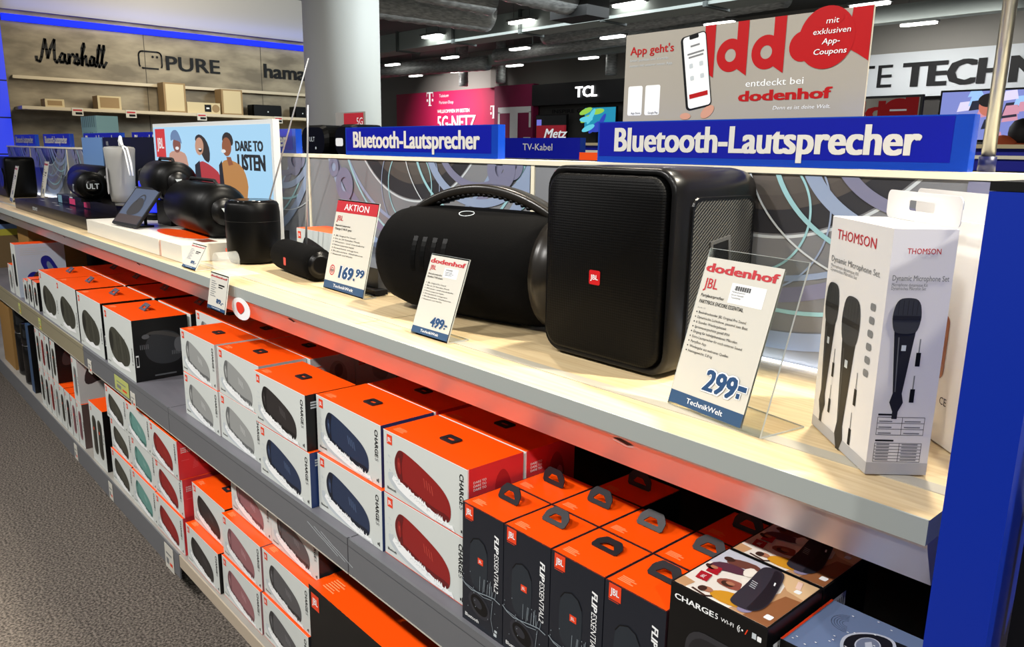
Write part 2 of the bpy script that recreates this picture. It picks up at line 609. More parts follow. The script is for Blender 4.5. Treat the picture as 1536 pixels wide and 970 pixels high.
# script name drawn with strokes
mm = MB()
mf = Face(mm, (XW + 0.004, 0, 0), (0, 1, 0), (0, 0, 1), 0.003)
SX0, SZ0, SW, SH = 1.382 * K, zk(2.02), (1.855 - 1.382) * K, 0.25
strokes = [
    [(0, .3), (.0, .16), (.04, .12), (.07, .3), (.1, .6), (.14, .98), (.15, .6), (.155, .28), (.2, .62), (.27, 1.0), (.255, .6), (.25, .25), (.275, .14), (.31, .28)],
    [(.40, .48), (.36, .52), (.325, .36), (.33, .17), (.365, .18), (.40, .48), (.395, .22), (.42, .15), (.455, .34)],
    [(.455, .52), (.45, .16), (.47, .42), (.51, .54), (.535, .44)],
    [(.52, .2), (.575, .56), (.59, .32), (.57, .15), (.53, .2), (.60, .2), (.635, .4)],
    [(.625, .4), (.69, .86), (.685, 1.0), (.655, .8), (.635, .14), (.66, .42), (.70, .52), (.70, .2), (.725, .15), (.755, .32)],
    [(.82, .48), (.785, .52), (.755, .36), (.76, .17), (.79, .18), (.82, .48), (.815, .22), (.835, .15), (.86, .34)],
    [(.85, .3), (.915, .84), (.915, 1.0), (.885, .8), (.865, .3), (.885, .14), (.92, .3)],
    [(.915, .3), (.98, .84), (.98, 1.0), (.95, .8), (.93, .3), (.95, .14), (1, .36)]]
for st in strokes:
    q = [(SX0 + x * SW, SZ0 + (z - .12) * SH - x * 0.02) for x, z in st]
    mf.line([((a_[0] + b2[0]) / 2 if 0 else a_[0], a_[1]) for a_, b2 in zip(q, q)], 0.024, ink)
tag(mm.build('wall_lettering'), 'black wall lettering Marshall in flowing script', 'lettering')

for z_, lab in ((zk(1.91), 'upper pale rail shelf on the grey wood wall under the brand names'), (zk(1.69), 'lower pale shelf on the grey wood wall carrying the small hifi sets')):
    tag(MB().box(XW, 1.60, z_ - 0.03, XW + (0.06 if z_ > 1.9 else 0.32), 4.9, z_, M('pale_shelf', (206, 194, 168), 0.5)).build('wall_shelf'), lab, 'shelf')
ZL = zk(1.69) + 0.001
creamspk = M('cream_speaker', (206, 190, 150), 0.6)
tanspk = M('tan_speaker', (150, 124, 84), 0.6)


def wall_box(name, y0, y1, h, mat, side, label, cat, x0=XW + 0.08, x1=XW + 0.26, deco=None):
    mb = MB().box(x0, y0, ZL, x1, y1, ZL + h, side, right=mat)
    if deco:
        deco(Face(mb, (x1, y0, ZL), (0, 1, 0), (0, 0, 1), 0.002), y1 - y0, h)
    return tag(mb.build(name), label, cat)


def grille(f, w_, h_):
    f.rect(0.02, 0.015, w_ - 0.02, h_ - 0.015, creamspk)


wall_box('bookshelf_speaker', 2.20 * K, 2.34 * K + 0.04, 0.30, tanspk, tanspk, 'left cream front bookshelf speaker on the wall shelf', 'speaker', deco=grille)
wall_box('bookshelf_speaker', 2.66 * K, 2.84 * K, 0.27, tanspk, tanspk, 'right cream front bookshelf speaker on the wall shelf', 'speaker', deco=grille)


def hifi(f, w_, h_):
    f.rect(w_ * .52, .02, w_ * .72, h_ - .02, ink)
    f.rect(w_ * .57, .05, w_ * .66, h_ - .05, splash, 2)
    f.oval(w_ * .86, h_ * .5, h_ * .36, h_ * .36, tanspk)


wall_box('hifi_receiver', 2.375 * K, 2.645 * K, 0.115, creamspk, tanspk, 'cream hifi receiver with black display between the bookshelf speakers', 'stereo', deco=hifi)


def rad(f, w_, h_):
    f.rect(0.02, .015, w_ - .02, h_ - .015, tanspk)


wall_box('table_radio', 1.365 * K, 1.49 * K, 0.075, creamspk, tanspk, 'small brown and cream table radio far left on the wall shelf', 'radio', deco=rad)
wall_box('table_radio', 1.715 * K, 1.88 * K, 0.13, creamspk, tanspk, 'larger framed table radio in the middle of the wall shelf', 'radio', deco=rad)
for y0, y1, lab in ((2.93, 3.20, 'black rounded speaker on the wall shelf under the lettering hama'), (3.32, 3.46, 'black speaker at the pillar end of the wall shelf')):
    mb = MB()
    yc, hw = (y0 + y1) / 2 * K, (y1 - y0) / 2 * K
    rg = [[(XW + x, yc + hw * s_ * a, ZL + b) for a, b in rr2(-1, 0, 1, 0.125, 0.05)] for x, s_ in ((0.08, 0.9), (0.1, 1), (0.22, 1), (0.25, 0.93))]
    mb.rings(rg, plastic, smooth=False)
    Face(mb, (XW + 0.25, yc, ZL), (0, 1, 0), (0, 0, 1), 0.002).oval(0, 0.05, 0.008, 0.008, splash2)
    tag(mb.build('wall_speaker'), lab, 'speaker')
for yy, what in ((1.56, 'small table radio'), (1.93, 'framed table radio'), (2.47, 'cream hifi receiver'), (3.13, 'black rounded speaker')):
    mb = MB().box(XW + 0.325, yy * K - 0.05, ZL - 0.075, XW + 0.328, yy * K + 0.05, ZL - 0.0, paper)
    f = rightf(mb, XW + 0.328, yy * K - 0.05, ZL - 0.075, 0.001)
    f.rect(0.01, 0.045, 0.09, 0.06, cardred)
    f.rect(0.03, 0.012, 0.09, 0.034, ink)
    tag(mb.build('price_tag'), 'small white price tag on the wall shelf under the ' + what, 'price tag', 'price tags on the wall shelf')

# pillar
pl = MB().lathe([(0.32, 0), (0.32, 4.3)], concrete, 48, (-6.2, 3.57, 0))
struct(pl.build('pillar'))

# ceiling services
bm = MB().box(-24, 9.6, 3.45, 4, 10.1, 3.8, beam_m)
for i in range(14):
    x_ = -22 + i * 1.9
    bm.box(x_, 9.56, 3.42, x_ + 0.06, 10.14, 3.82, M('beam_clamp', (84, 92, 90), 0.6))
struct(bm.build('trim_2'))
struct(MB().box(-24, 13.0, 3.5, 4, 13.25, 3.75, beam_m).build('trim_3'))


def duct(p0, p1, r, label, mat=None):
    mb = MB()
    p0, p1 = Vector(p0), Vector(p1)
    L = (p1 - p0).length
    n = int(L / 0.12)
    mb.tube([p0.lerp(p1, i / n) for i in range(n + 1)], [r * (1 + (0.05 if i % 2 else 0)) for i in range(n + 1)], mat or duct_m, 16)
    o = mb.build('ventilation_duct')
    for t in ((0.2, 0.8) if L > 1.5 else ()):
        q = p0.lerp(p1, t)
        MB().box(q.x - 0.01, q.y - 0.01, q.z + r * 0.9, q.x + 0.01, q.y + 0.01, 4.3, beam_m).build('hanger', o)
    return tag(o, label, 'duct')


duct((-8.45, 4.5, 3.75), (-8.45, 8.6, 3.62), 0.24, 'silver ribbed air duct nearest above the Bluetooth signs')
duct((-9.6, 5.0, 3.72), (-9.5, 8.0, 3.62), 0.2, 'second silver air duct, pale, beside the nearest one')
duct((-11.3, 6.0, 3.75), (-11.0, 9.2, 3.75), 0.3, 'dark silver air duct low behind the pillar')
duct((-12.2, 11.8, 3.75), (-6.5, 11.2, 3.75), 0.17, 'silver air duct running across behind the grey beam')
duct((-14.5, 12.4, 3.6), (-8.5, 12.6, 3.7), 0.14, 'thin silver air duct crossing farther behind the beam')
duct((-20.5, 12.0, 3.55), (-15.5, 13.0, 3.55), 0.17, 'reddish lit air duct over the magenta wall')
for (x_, y_) in ((-18.0, 14.2), (-16.4, 14.2), (-12.6, 14.3)):
    duct((x_, y_, 3.2), (x_, y_, 4.3), 0.13, {-18.0: 'left upright silver pipe above the magenta wall', -16.4: 'right upright silver pipe above the magenta wall', -12.6: 'upright silver pipe above the dark TCL display'}[x_])
tag(MB().box(-8.85, 8.62, 3.35, -8.1, 9.1, 4.3, M('box_duct_dark', (46, 48, 48), 0.7)).build('duct_box'), 'dark square duct box at the ceiling above the nearest air duct', 'duct')
tag(MB().lathe([(0.42, 3.3), (0.42, 4.25)], M('round_hood', (150, 166, 166), 0.5), 32, (-5.2, 7.0, 0)).build('round_hood'), 'pale round ceiling pillar head behind the grey poster', 'ceiling drum')

lamp_e = M('lamp_glow', (255, 253, 246), 0.5, emit=7.0)
lamp_b = M('lamp_body', (120, 122, 122), 0.5)


def ceiling_lamp():
    r = empty('ceiling_light')
    MB().box(-0.3, -0.09, 0.03, 0.3, 0.09, 0.07, lamp_b).build('lamp_body', r)
    MB().plate(rr2(-0.29, -0.08, 0.29, 0.08, 0.07), 0.0, 0.03, lamp_e).build('diffuser', r)
    MB().tube([(-0.2, 0, 0.07), (-0.2, 0, 0.7)], 0.006, lamp_b, 6).tube([(0.2, 0, 0.07), (0.2, 0, 0.7)], 0.006, lamp_b, 6).build('suspension_wires', r)
    return r


ORD = ['first', 'second', 'third', 'fourth', 'fifth', 'sixth', 'seventh', 'eighth', 'ninth', 'tenth']
lamp0 = None
for row, y_, xs in (('nearest', 7.45, (-11.7,)), ('second', 9.5, (-13.03, -10.45, -8.08)), ('third', 11.9, (-18.09, -15.6, -13.13, -10.48, -8.1, -5.55)), ('farthest', 14.1, (-20.19, -18.17, -15.74, -13.14, -5.72))):
    for i, x_ in enumerate(xs):
        if lamp0 is None:
            lamp0 = o = ceiling_lamp()
            o.location = (x_, y_, 3.58)
        else:
            o = dup(lamp0, (x_, y_, 3.58))
        lab = 'glowing ceiling light beside the white pillar top' if row == 'nearest' else 'glowing ceiling light, %s from the left in the %s row' % (ORD[i], row)
        tag(o, lab, 'ceiling light', 'long ceiling lights')

# magenta booth, display wall and banner far behind
mg = MB().box(-22.6, 15.0, 0, -17.4, 15.2, 3.2, magenta).box(-17.35, 14.8, 0, -15.75, 15.0, 3.2, magenta2)
f = front(mg, -22.6, 15.0, 0, 0.01)


def tmark(f, x, z, h, mat):
    w2 = h * 0.42
    f.rect(x - w2, z + h * .9, x + w2, z + h, mat)
    f.rect(x - w2, z + h * .66, x - w2 + h * .05, z + h * .92, mat)
    f.rect(x + w2 - h * .05, z + h * .66, x + w2, z + h * .92, mat)
    f.rect(x - h * .1, z, x + h * .1, z + h, mat, 2)
    f.rect(x - h * .2, z, x + h * .2, z + h * .07, mat)
    f.rect(x - w2, z + h * .32, x - w2 + h * .18, z + h * .5, mat)
    f.rect(x + w2 - h * .18, z + h * .32, x + w2, z + h * .5, mat)


tmark(f, 1.9, 2.78, 0.42, splash)
f.text('Telekom', 2.4, 3.02, 0.1, splash2, 2)
f.text('Partner-Shop', 2.4, 2.82, 0.1, splash2, 2)
f.text('WILLKOMMEN IM BESTEN', 2.3, 2.55, 0.11, splash, 2, width=1.6)
f.text('5G-NETZ', 2.3, 2.06, 0.42, splash, 2, width=1.9, bold=0.03)
tmark(f, 5.0, 2.34, 0.36, splash)
f2 = front(mg, -17.35, 14.8, 0, 0.01)
tmark(f2, 0.85, 1.0, 1.62, splash)
struct(mg.build('wall_magenta'))
tc = MB().box(-15.7, 14.7, 2.62, -9.5, 15.2, 3.15, M('header_black', (16, 17, 20), 0.5)).box(-15.7, 15.0, 0, -9.5, 15.2, 2.62, darkwall)
tc.box(-18, 15.2, 3.15, -9.5, 15.3, 3.9, M('upper_wall_grey', (130, 128, 122), 0.8))
f = front(tc, -15.7, 14.7, 0, 0.01)
f.text('TCL', 1.6, 2.78, 0.26, M('sign_glow', (250, 250, 250), 0.5, emit=2.5), 2, width=0.75, bold=0.05)
f3 = front(tc, -15.7, 15.0, 0, 0.01)
f3.text('INSPIRE GREATNESS', 0.5, 2.42, 0.1, ink, 2, width=2.2, bold=0.02)
struct(tc.build('wall_display'))
bn = MB().box(-9.4, 15.0, 2.5, 4, 15.2, 3.27, bannerw).box(-9.4, 15.2, 0, 4, 15.3, 2.5, darkwall)
f = front(bn, -9.4, 15.0, 2.5, 0.01)
f.text('TE', 2.25, 0.18, 0.42, ink, 2, width=0.72)
f.text('TECHN', 3.14, 0.18, 0.42, ink, 2, width=2.2, bold=0.055)
struct(bn.build('wall_banner'))


def tv(name, x0, z0, x1, z1, y, label, art):
    r = empty(name, ((x0 + x1) / 2, y, z0))
    hw, h = (x1 - x0) / 2, z1 - z0
    MB().box(-hw - 0.02, 0, -0.02, hw + 0.02, 0.06, h + 0.02, rubber).build('bezel', r)
    mb = MB().box(-hw, -0.004, 0, hw, -0.001, h, M('screen_black', (10, 10, 12), 0.2))
    art(front(mb, -hw, -0.004, 0, 0.002), 2 * hw, h)
    mb.build('screen', r)
    MB().box(-0.12, 0.01, -0.4, 0.12, 0.1, -0.02, rubber).box(-0.3, -0.1, -0.42, 0.3, 0.2, -0.4, rubber).build('stand', r)
    return tag(r, label, 'television')


def glow(name, c, s=1.2):
    return M(name, c, 0.4, emit=s)


def art_sea(f, w_, h_):
    f.rect(0, 0, w_, h_, glow('scr_teal', (24, 132, 164)))
    for i in range(9):
        f.oval(w_ * random.random(), h_ * random.random(), w_ * .22, h_ * .12, (glow('scr_blue', (40, 60, 170)), glow('scr_green', (140, 190, 70)), glow('scr_cyan', (90, 190, 210)))[i % 3], 2 + i, rot=random.random())


def art_street(f, w_, h_):
    f.rect(0, 0, w_, h_, glow('scr_violet', (120, 130, 196)))
    for i in range(26):
        f.poly([(w_ * min(1, max(0, px + dx)), h_ * min(1, max(0, py + dy))) for px, py in [(random.random(), random.random())] for dx, dy in ((-.06, -.1), (.07, -.06), (.05, .12), (-.04, .1))],
               (glow('scr_pale', (214, 206, 232)), glow('scr_dark', (40, 44, 70), 0.6), glow('scr_rose', (200, 140, 160)), glow('scr_sky', (150, 190, 240)))[i % 4], 2 + i)
    f.oval(w_ * .42, h_ * .68, w_ * .08, h_ * .2, glow('scr_skin', (190, 110, 90)), 30)
    f.oval(w_ * .42, h_ * .8, w_ * .09, h_ * .14, glow('scr_hair', (30, 20, 24), 0.5), 31)


def art_off(f, w_, h_):
    f.rect(0.02, 0.1, 0.2, h_ - 0.1, glow('scr_lilac', (120, 120, 220), 0.9))


tv('television', -15.4, 1.3, -14.3, 2.35, 14.6, 'dark portrait television with lilac edge lights under the TCL header', art_off)
tv('television', -13.66, 1.95, -12.66, 2.5, 14.6, 'television showing a blue and green swirl left of the large poster', art_sea)
tv('television', -3.32, 1.62, -2.2, 2.10, 9.0, 'television with a violet street scene behind the steel pole', art_street)
# far poster with the red letters
fp = MB().box(-3.75, 7.0, 1.7, -2.73, 7.03, 1.945, M('poster_black', (14, 14, 16), 0.5))
f = front(fp, -3.75, 7.0, 1.7, 0.002)
f.rect(0.02, 0.0, 1.0, 0.225, M('poster_grey', (164, 158, 146), 0.6))
f.text('ddd', 0.2, 0.05, 0.16, M('poster_red', (178, 14, 20), 0.5, spec=0.2), 2, width=0.52, bold=0.05)
f.oval(0.83, 0.12, 0.13, 0.1, M('poster_red', (178, 14, 20), 0.5, spec=0.2), 3)
f.rect(0.88, 0.05, 0.99, 0.225, M('poster_red', (178, 14, 20), 0.5, spec=0.2), 2)
f.rect(0.76, 0.115, 0.9, 0.13, splash, 4)
fp.box(-3.72, 7.01, 0, -3.68, 7.03, 1.7, rubber).box(-2.8, 7.01, 0, -2.76, 7.03, 1.7, rubber)
tag(fp.build('poster'), 'far smaller grey and red poster under the black TECHN lettering', 'poster')
mt = MB().box(-12.62, 12.0, 0, -10.9, 12.4, 1.6, M('counter_grey', (70, 70, 74), 0.6)).box(-12.6, 11.95, 1.601, -11.75, 12.0, 1.98, M('metz_red', (150, 20, 36), 0.5))
front(mt, -12.75, 11.95, 1.62, 0.006).text('Metz', 0.4, 0.1, 0.2, splash, 2, width=0.7, bold=0.03, shear=0.3)
tag(mt.build('display_counter'), 'far grey counter with a red Metz sign in front of the dark display', 'counter')

# shelf run of the next aisle
na = MB().box(-9.0, 3.9, 0, 3.0, 4.5, 1.38, M('gondola_grey', (120, 122, 124), 0.6)).box(-9.0, 3.88, 1.38, 3.0, 4.5, 1.43, signblue)
na.box(-9.0, 3.86, 1.43, 3.0, 4.5, 1.445, capm).box(-9.0, 3.9, 1.445, 3.0, 4.45, 1.475, signblue).box(-9.0, 3.86, 1.475, 3.0, 4.5, 1.492, M('tan_cap', (196, 180, 140), 0.5))
tag(na.build('shelf_run'), 'low grey shelf run with blue and cream top in the next aisle', 'shelf')
tag(MB().box(-3.33, 2.88, 1.395, -2.72, 2.92, 1.50, signrim, front=signblue).build('shelf_sign'), 'small blue sign TV-Kabel between the two large Bluetooth signs', 'sign')
ts = bpy.data.objects['shelf_sign']
mb = MB()
front(mb, -3.33, 2.88, 1.395, 0.001).text('TV-Kabel', 0.305, 0.042, 0.036, signtxt, 2, align='c', width=0.225, bold=0.012)
mb.build('lettering', ts)
tag(MB().box(-4.6, 2.72, 0, -2.3, 3.2, 1.35, M('gondola_white', (180, 180, 176), 0.6)).box(-4.6, 2.7, 1.35, -2.3, 3.2, 1.394, M('gondola_dark', (40, 44, 60), 0.5)).build('shelf_run'),
    'low white shelf run standing behind the TV-Kabel sign', 'shelf')
tag(MB().box(-2.60, 2.75, 1.395, -2.42, 2.95, 1.43, orange, top=white).build('small_carton'), 'small orange and white carton beside the TV-Kabel sign', 'box')
for i, (x_, r_, lab) in enumerate(((-3.42, 0.12, 'black rounded speaker behind the panel left of the middle Bluetooth sign'), (-3.12, 0.1, 'black speaker with white label partly behind the middle Bluetooth sign'))):
    mb = MB()
    rg = [[(x_ + a * s_, 1.8 + yy, 1.4 + b * s_) for a, b in rr2(-r_, 0, r_, 0.135, 0.055)] for yy, s_ in ((0, 0.92), (0.02, 1), (0.14, 1), (0.16, 0.9))]
    mb.rings(rg, plastic, smooth=False)
    f = front(mb, x_, 1.8, 1.4, 0.001)
    if i == 0:
        f.text('ULT', -0.03, 0.06, 0.022, splash2, 2)
    else:
        f.rrect(-0.085, 0.04, -0.02, 0.075, 0.01, splash, 1)
    f.oval(0.03, 0.03, 0.006, 0.006, splash2, 2)
    tag(mb.build('party_speaker'), lab, 'speaker')
tag(MB().box(-4.2, 1.78, 0, -2.75, 2.1, 1.398, M('gondola_dark', (40, 44, 60), 0.5)).build('shelf_run'), 'dark shelf run directly behind the panel carrying the black speakers', 'shelf')
pk = MB().box(-3.52, 1.98, 1.4, -3.26, 1.99, 1.60, M('pale_card', (150, 146, 140), 0.6))
f = front(pk, -3.52, 1.98, 1.4, 0.001)
f.rect(0.08, 0.12, 0.26, 0.195, cardred)
f.text('5G', 0.2, 0.14, 0.035, splash, 2)
tag(pk.build('info_card'), 'grey and red info card standing behind the black rounded speaker', 'card')

# ------------------------------------------------------------------ the shelving unit
XL, XR = -7.3, -0.25
ZT = 1.08
unit = tag(empty('display_shelving', (-3.8, 0.95, 0)), 'long grey display shelving with maple top, satin rail and blue end panel', 'shelf')
UO = Vector((-3.8, 0.95, 0))


def upart(mb, name, label=None):
    mb.v = [tuple(Vector(v) - UO) for v in mb.v]
    o = mb.build(name, unit)
    if label:
        o['label'] = label
    return o


wt = MB().box(XL, 0.785, 1.053, XR, 1.222, ZT, wood, front=frontgrey, right=frontgrey)
f = topf(wt, 0, 0, ZT, 0.0003)
jm = M('board_joint', (150, 132, 100), 0.6)
for x_ in (-6.2, -4.6, -3.0, -1.37):
    f.rect(x_, 0.80, x_ + 0.003, 1.2, jm)
upart(wt, 'worktop')
upart(MB().box(XL, 0.7825, 1.053, XR, 0.785, ZT + 0.0006, frontgrey).build and MB().box(XL, 0.7825, 1.053, XR, 0.7848, ZT + 0.0006, frontgrey), 'front_edge', 'grey front edge of the worktop')
upart(MB().box(XL, 0.858, ZT, XR + 0.0, 0.882, ZT + 0.0012, inlay_m), 'inlay_strip', 'grey strip let into the worktop')
prof = [(0.788, 1.053), (0.790, 1.047), (0.797, 1.033), (0.806, 1.015), (0.815, 0.997), (0.818, 0.997), (0.818, 1.053)]
rl = MB().rings([[(x_, y, z) for y, z in prof] for x_ in (XL, XR)], rail_m, smooth=False)
rf = Face(rl, (0, 0.797, 1.033), (1, 0, 0), (0, -0.447, 0.894), 0.0006)
for x_ in (-6.0, -4.85, -3.75, -2.75, -1.64, -0.648):
    rf.poly([(x_ - 0.018, 0.012), (x_ - 0.004, 0.015), (x_ + 0.018, 0.010), (x_ + 0.006, 0.006)], slot_m)
    rf.line([(x_ - 0.018, 0.009), (x_ + 0.006, 0.004), (x_ + 0.018, 0.008)], 0.0015, splash, 2)
upart(rl, 'price_rail', 'pale satin rail under the worktop edge, slanted downward')  # the rail only reflects the orange carton tops, it has no emission
st = MB()
st.plate([(-1.90 + 0.056 * math.cos(2 * PI * i / 32), 0.028 * math.sin(2 * PI * i / 32)) for i in range(32)], 0, 0.001, splash, Matrix(((1, 0, 0, 0), (0, 0, -1, 0.782), (0, 1, 0, 1.028), (0, 0, 0, 1))))
sf = Face(st, (0, 0.7808, 1.032), (1, 0, 0), (0, 0, 1), 0.0006)
sf.poly(smooth_loop([(-1.925, .008), (-1.91, .014), (-1.885, .012), (-1.873, -.002), (-1.89, -.014), (-1.905, -.018), (-1.922, -.01)], 2), red, 2)
upart(st, 'round_sticker', 'white round sticker with red drop on the rail')

YB = 1.213
seams = [-7.3, -6.48, -5.44, -4.40, -3.36, -2.335, -1.285, -0.25]
for a, b in zip(seams, seams[1:]):
    pb = MB().box(a + 0.006, YB, ZT + 0.001, b - 0.006, YB + 0.03, 1.401, panel_grey)
    f = front(pb, 0, YB, 0, 0.0003)
    cx, cz = (a + b) / 2 + 0.06, 1.635
    clip = (a + 0.008, ZT + 0.003, b - 0.008, 1.399)
    for q in range(12):
        f.ring(cx, cz, 0.295 * q / 12 + 0.0002, 0.295 * (q + 1) / 12 + 0.0002, M('print_cone_%d' % q, tuple(int(v * (1.3 - 0.055 * q)) for v in (122, 115, 110)), 0.3), 1, 120, clip)
    f.ring(cx, cz, 0.295, 0.335, conedark, 1, 120, clip)
    f.ring(cx, cz, 0.338, 0.343, splash2, 2, 120, clip)
    for k_, (dx, dz, ra, rb, mt_, asp) in enumerate(((-0.03, 0.02, 0.45, 0.475, ringlilac, 1), (0, 0, 0.405, 0.415, ringblue, 1), (0.05, -0.02, 0.44, 0.447, ringcyan, 1), (-0.02, -0.3, 0.10, 0.104, ringcyan, 1), (-0.02, -0.3, 0.135, 0.138, ringblue, 1),
                                              (0.27, -0.17, 0.15, 0.170, ringblue, 1.3), (0.27, -0.17, 0.20, 0.207, ringcyan, 1.3), (0.27, -0.17, 0.11, 0.128, ringlilac, 1.3), (0.02, 0.0, 0.50, 0.53, ringblue, 1), (0.27, -0.17, 0.24, 0.243, splash2, 1.3))):
        f.ring(cx + dx, cz + dz, ra, rb, mt_, 3 + k_, 110, clip, asp=asp)
    for k_, (dx, dz, r_) in enumerate(((-0.36, -0.31, 0.05), (0.40, -0.235, 0.035), (-0.42, -0.26, 0.03), (0.36, -0.245, 0.05))):
        f.ring(cx + dx, cz + dz, r_ * 0.42, r_, ringlilac, 14 + k_, 32, clip)
    upart(pb, 'back_panel')
for x_ in seams[1:-1]:
    upart(MB().box(x_ - 0.0055, YB - 0.003, ZT + 0.001, x_ + 0.0055, YB + 0.03, 1.401, capm), 'joint_strip', 'pale upright joint strip of the back panel')
upart(MB().box(XL, YB - 0.006, 1.401, -0.215, YB + 0.09, 1.411, capm), 'panel_cap', 'cream cap along the top of the back panel')
upart(MB().box(XL, 1.2075, ZT + 0.0005, XR, YB - 0.001, ZT + 0.005, M('base_light', (226, 236, 255), 0.5, emit=3.5)), 'base_light', 'thin white light strip along the foot of the back panel')
upart(MB().box(XL, YB + 0.032, 0, -0.215, YB + 0.06, 1.4, M('carcass_dark', (30, 27, 27), 0.8)), 'rear_board')

ZM = 0.663
ms = MB().box(XL, 0.7245, 0.645, -0.2145, 1.2, ZM, shelf_m)
f = topf(ms, 0, 0, ZM, 0.0003)
for x_ in (-6.48, -5.44, -4.40, -3.36, -2.335, -1.285):
    f.rect(x_ - 0.0015, 0.728, x_ + 0.0015, 1.19, M('shelf_joint', (50, 50, 54), 0.6))
upart(ms, 'middle_shelf')
for a, b, mat in ((XL, -3.30, lip_brass), (-3.297, -2.337, lip_m), (-2.333, -1.287, lip_m), (-1.283, -0.2145, lip_m)):
    mb = MB().box(a, 0.719, 0.586, b, 0.7242, ZM + 0.0005, mat).box(a, 0.7185, 0.583, b, 0.7245, 0.5858, lip_highlight)  # pale strip at the foot of the lip paints a thin highlight
    f = front(mb, 0, 0.719, 0, 0.0004)
    f.line([(a, 0.648), (b, 0.648)], 0.0015, M('lip_crease', (70, 72, 76), 0.5))
    if a > -2 and a < -1.2 or a == -2.333:
        for k in range(3):
            x_ = b - 0.10 + 0.03 * k
            f.line([(x_ - 0.07, 0.634), (x_ - 0.02, 0.622), (x_ + 0.005, 0.618), (x_ + 0.06, 0.606)], 0.0012, splash2, 1)
    upart(mb, 'shelf_lip')
ZB = 0.17
upart(MB().box(XL, 0.7265, 0.15, -0.2145, 1.2, ZB, noise_mat('bottom_shelf_grey', (150, 146, 138), (168, 164, 156), 3, rough=0.5)), 'bottom_shelf')
upart(MB().box(XL, 0.722, 0.085, -2.36, 0.7262, ZB, lip_m), 'shelf_lip', 'deep grey lip of the bottom shelf')
upart(MB().box(-2.355, 0.722, 0.13, -0.2145, 0.7262, ZB, M('beige_lip', (186, 172, 152), 0.5)), 'shelf_lip', 'shallow beige lip of the bottom shelf')
upart(MB().box(XL, 0.82, 0, -0.2145, 0.84, 0.149, M('kick_dark', (20, 22, 24), 0.7)), 'kick_board')
for x_ in (-6.48, -4.40, -2.345, -0.30):
    upart(MB().box(x_ - 0.015, 0.85, 0, x_ + 0.015, 0.88, 0.149, rubber), 'foot')
ep = MB()
ep.rings([[(-0.214, y, z) for y, z in ((0.70, 0), (1.3, 0), (1.3, 1.405), (0.70, 1.405))], [(-0.166, y, z) for y, z in ((0.70, 0), (1.3, 0), (1.3, 1.405), (0.70, 1.405))]], endblue, smooth=False)
upart(ep, 'end_panel', 'bright blue end panel of the shelving')
upart(MB().box(-0.214, 0.70, 1.4055, -0.166, 1.3, 1.413, rubber), 'end_panel_cap', 'black cap on the blue end panel')

# the unit beyond the blue panel
nb = tag(empty('neighbour_shelving', (0.2, 0.9, 0)), 'grey shelving starting right of the blue end panel', 'shelf')
NO = Vector((0.2, 0.9, 0))
for mb, nm in ((MB().box(-0.16, 0.74, 0, -0.145, 0.76, 1.4, rubber), 'upright'), (MB().box(-0.143, 0.80, 1.08, 0.9, 1.2, 1.11, frontgrey), 'worktop'),
               (MB().box(-0.143, 0.76, 0.60, 0.9, 0.78, 1.075, M('charcoal_front', (58, 62, 62), 0.6)), 'front_board'), (MB().box(-0.16, 0.83, 0, 0.9, 0.86, 0.6, rubber), 'plinth')):
    mb.v = [tuple(Vector(v) - NO) for v in mb.v]
    mb.build(nm, nb)

# shelf edge labels
for i, (x_, y_, z_, lab) in enumerate(((-3.21, 0.7175, 0.60, 'white label on the middle shelf edge under the black picture cartons'), (-2.68, 0.7175, 0.60, 'white label on the middle shelf edge left of the empty stretch'),
                                      (-2.80, 0.7175, 0.62, 'yellow-green label on the middle shelf edge'),
                                      (-2.45, 0.7205, 0.12, 'large white label hanging from the bottom shelf edge'), (-3.1, 0.7205, 0.125, 'white label on the bottom shelf edge under the upright cartons'), (-3.62, 0.7205, 0.125, 'faded label on the bottom shelf edge far left'),
                                      (-4.5, 0.7175, 0.62, 'pale label on the brassy shelf strip, farthest left'), (-4.05, 0.7175, 0.62, 'pale label on the brassy shelf strip, second from left'))):
    h = 0.052 if z_ > 0.3 else 0.07
    ww = 0.05 if i != 2 else 0.16
    if i == 3:
        ww, h = 0.08, 0.085
    mb = MB().box(-ww / 2, 0, -h / 2, ww / 2, 0.001, h / 2, paper if i not in (2, 6, 7) else M('label_yellow', (184, 190, 110), 0.5))
    f = front(mb, -ww / 2, 0, -h / 2)
    f.rect(ww * .15, h * .2, ww * .45, h * .45, greytxt)
    f.rect(ww * .15, h * .6, ww * .8, h * .68, greytxt)
    f.rect(ww * .55, h * .2, ww * .85, h * .34, redlogo)
    tag(mb.build('shelf_label', None, (x_, y_ - 0.0006, z_)), lab, 'label', 'labels on the shelf edges')


# ------------------------------------------------------------------ signs and poster above the panel
def shelf_sign(x0, label, length=0.695):
    r = tag(empty('shelf_sign', (x0, 1.215, 1.4115)), label, 'sign', 'blue Bluetooth-Lautsprecher signs')
    mb = MB().box(0, 0, 0, length, 0.022, 0.079, signrim)
    f = front(mb, 0, 0, 0, 0.0003)
    f.rect(0.004, 0.012, length - 0.024, 0.077, signblue)
    mb.build('board', r)
    mb = MB()
    front(mb, 0, 0, 0, 0.0004).text('Bluetooth-Lautsprecher', 0.045, 0.0225, 0.0465, signtxt, 3, width=0.585, bold=0.042, res=4)
    mb.build('lettering', r)
    return r


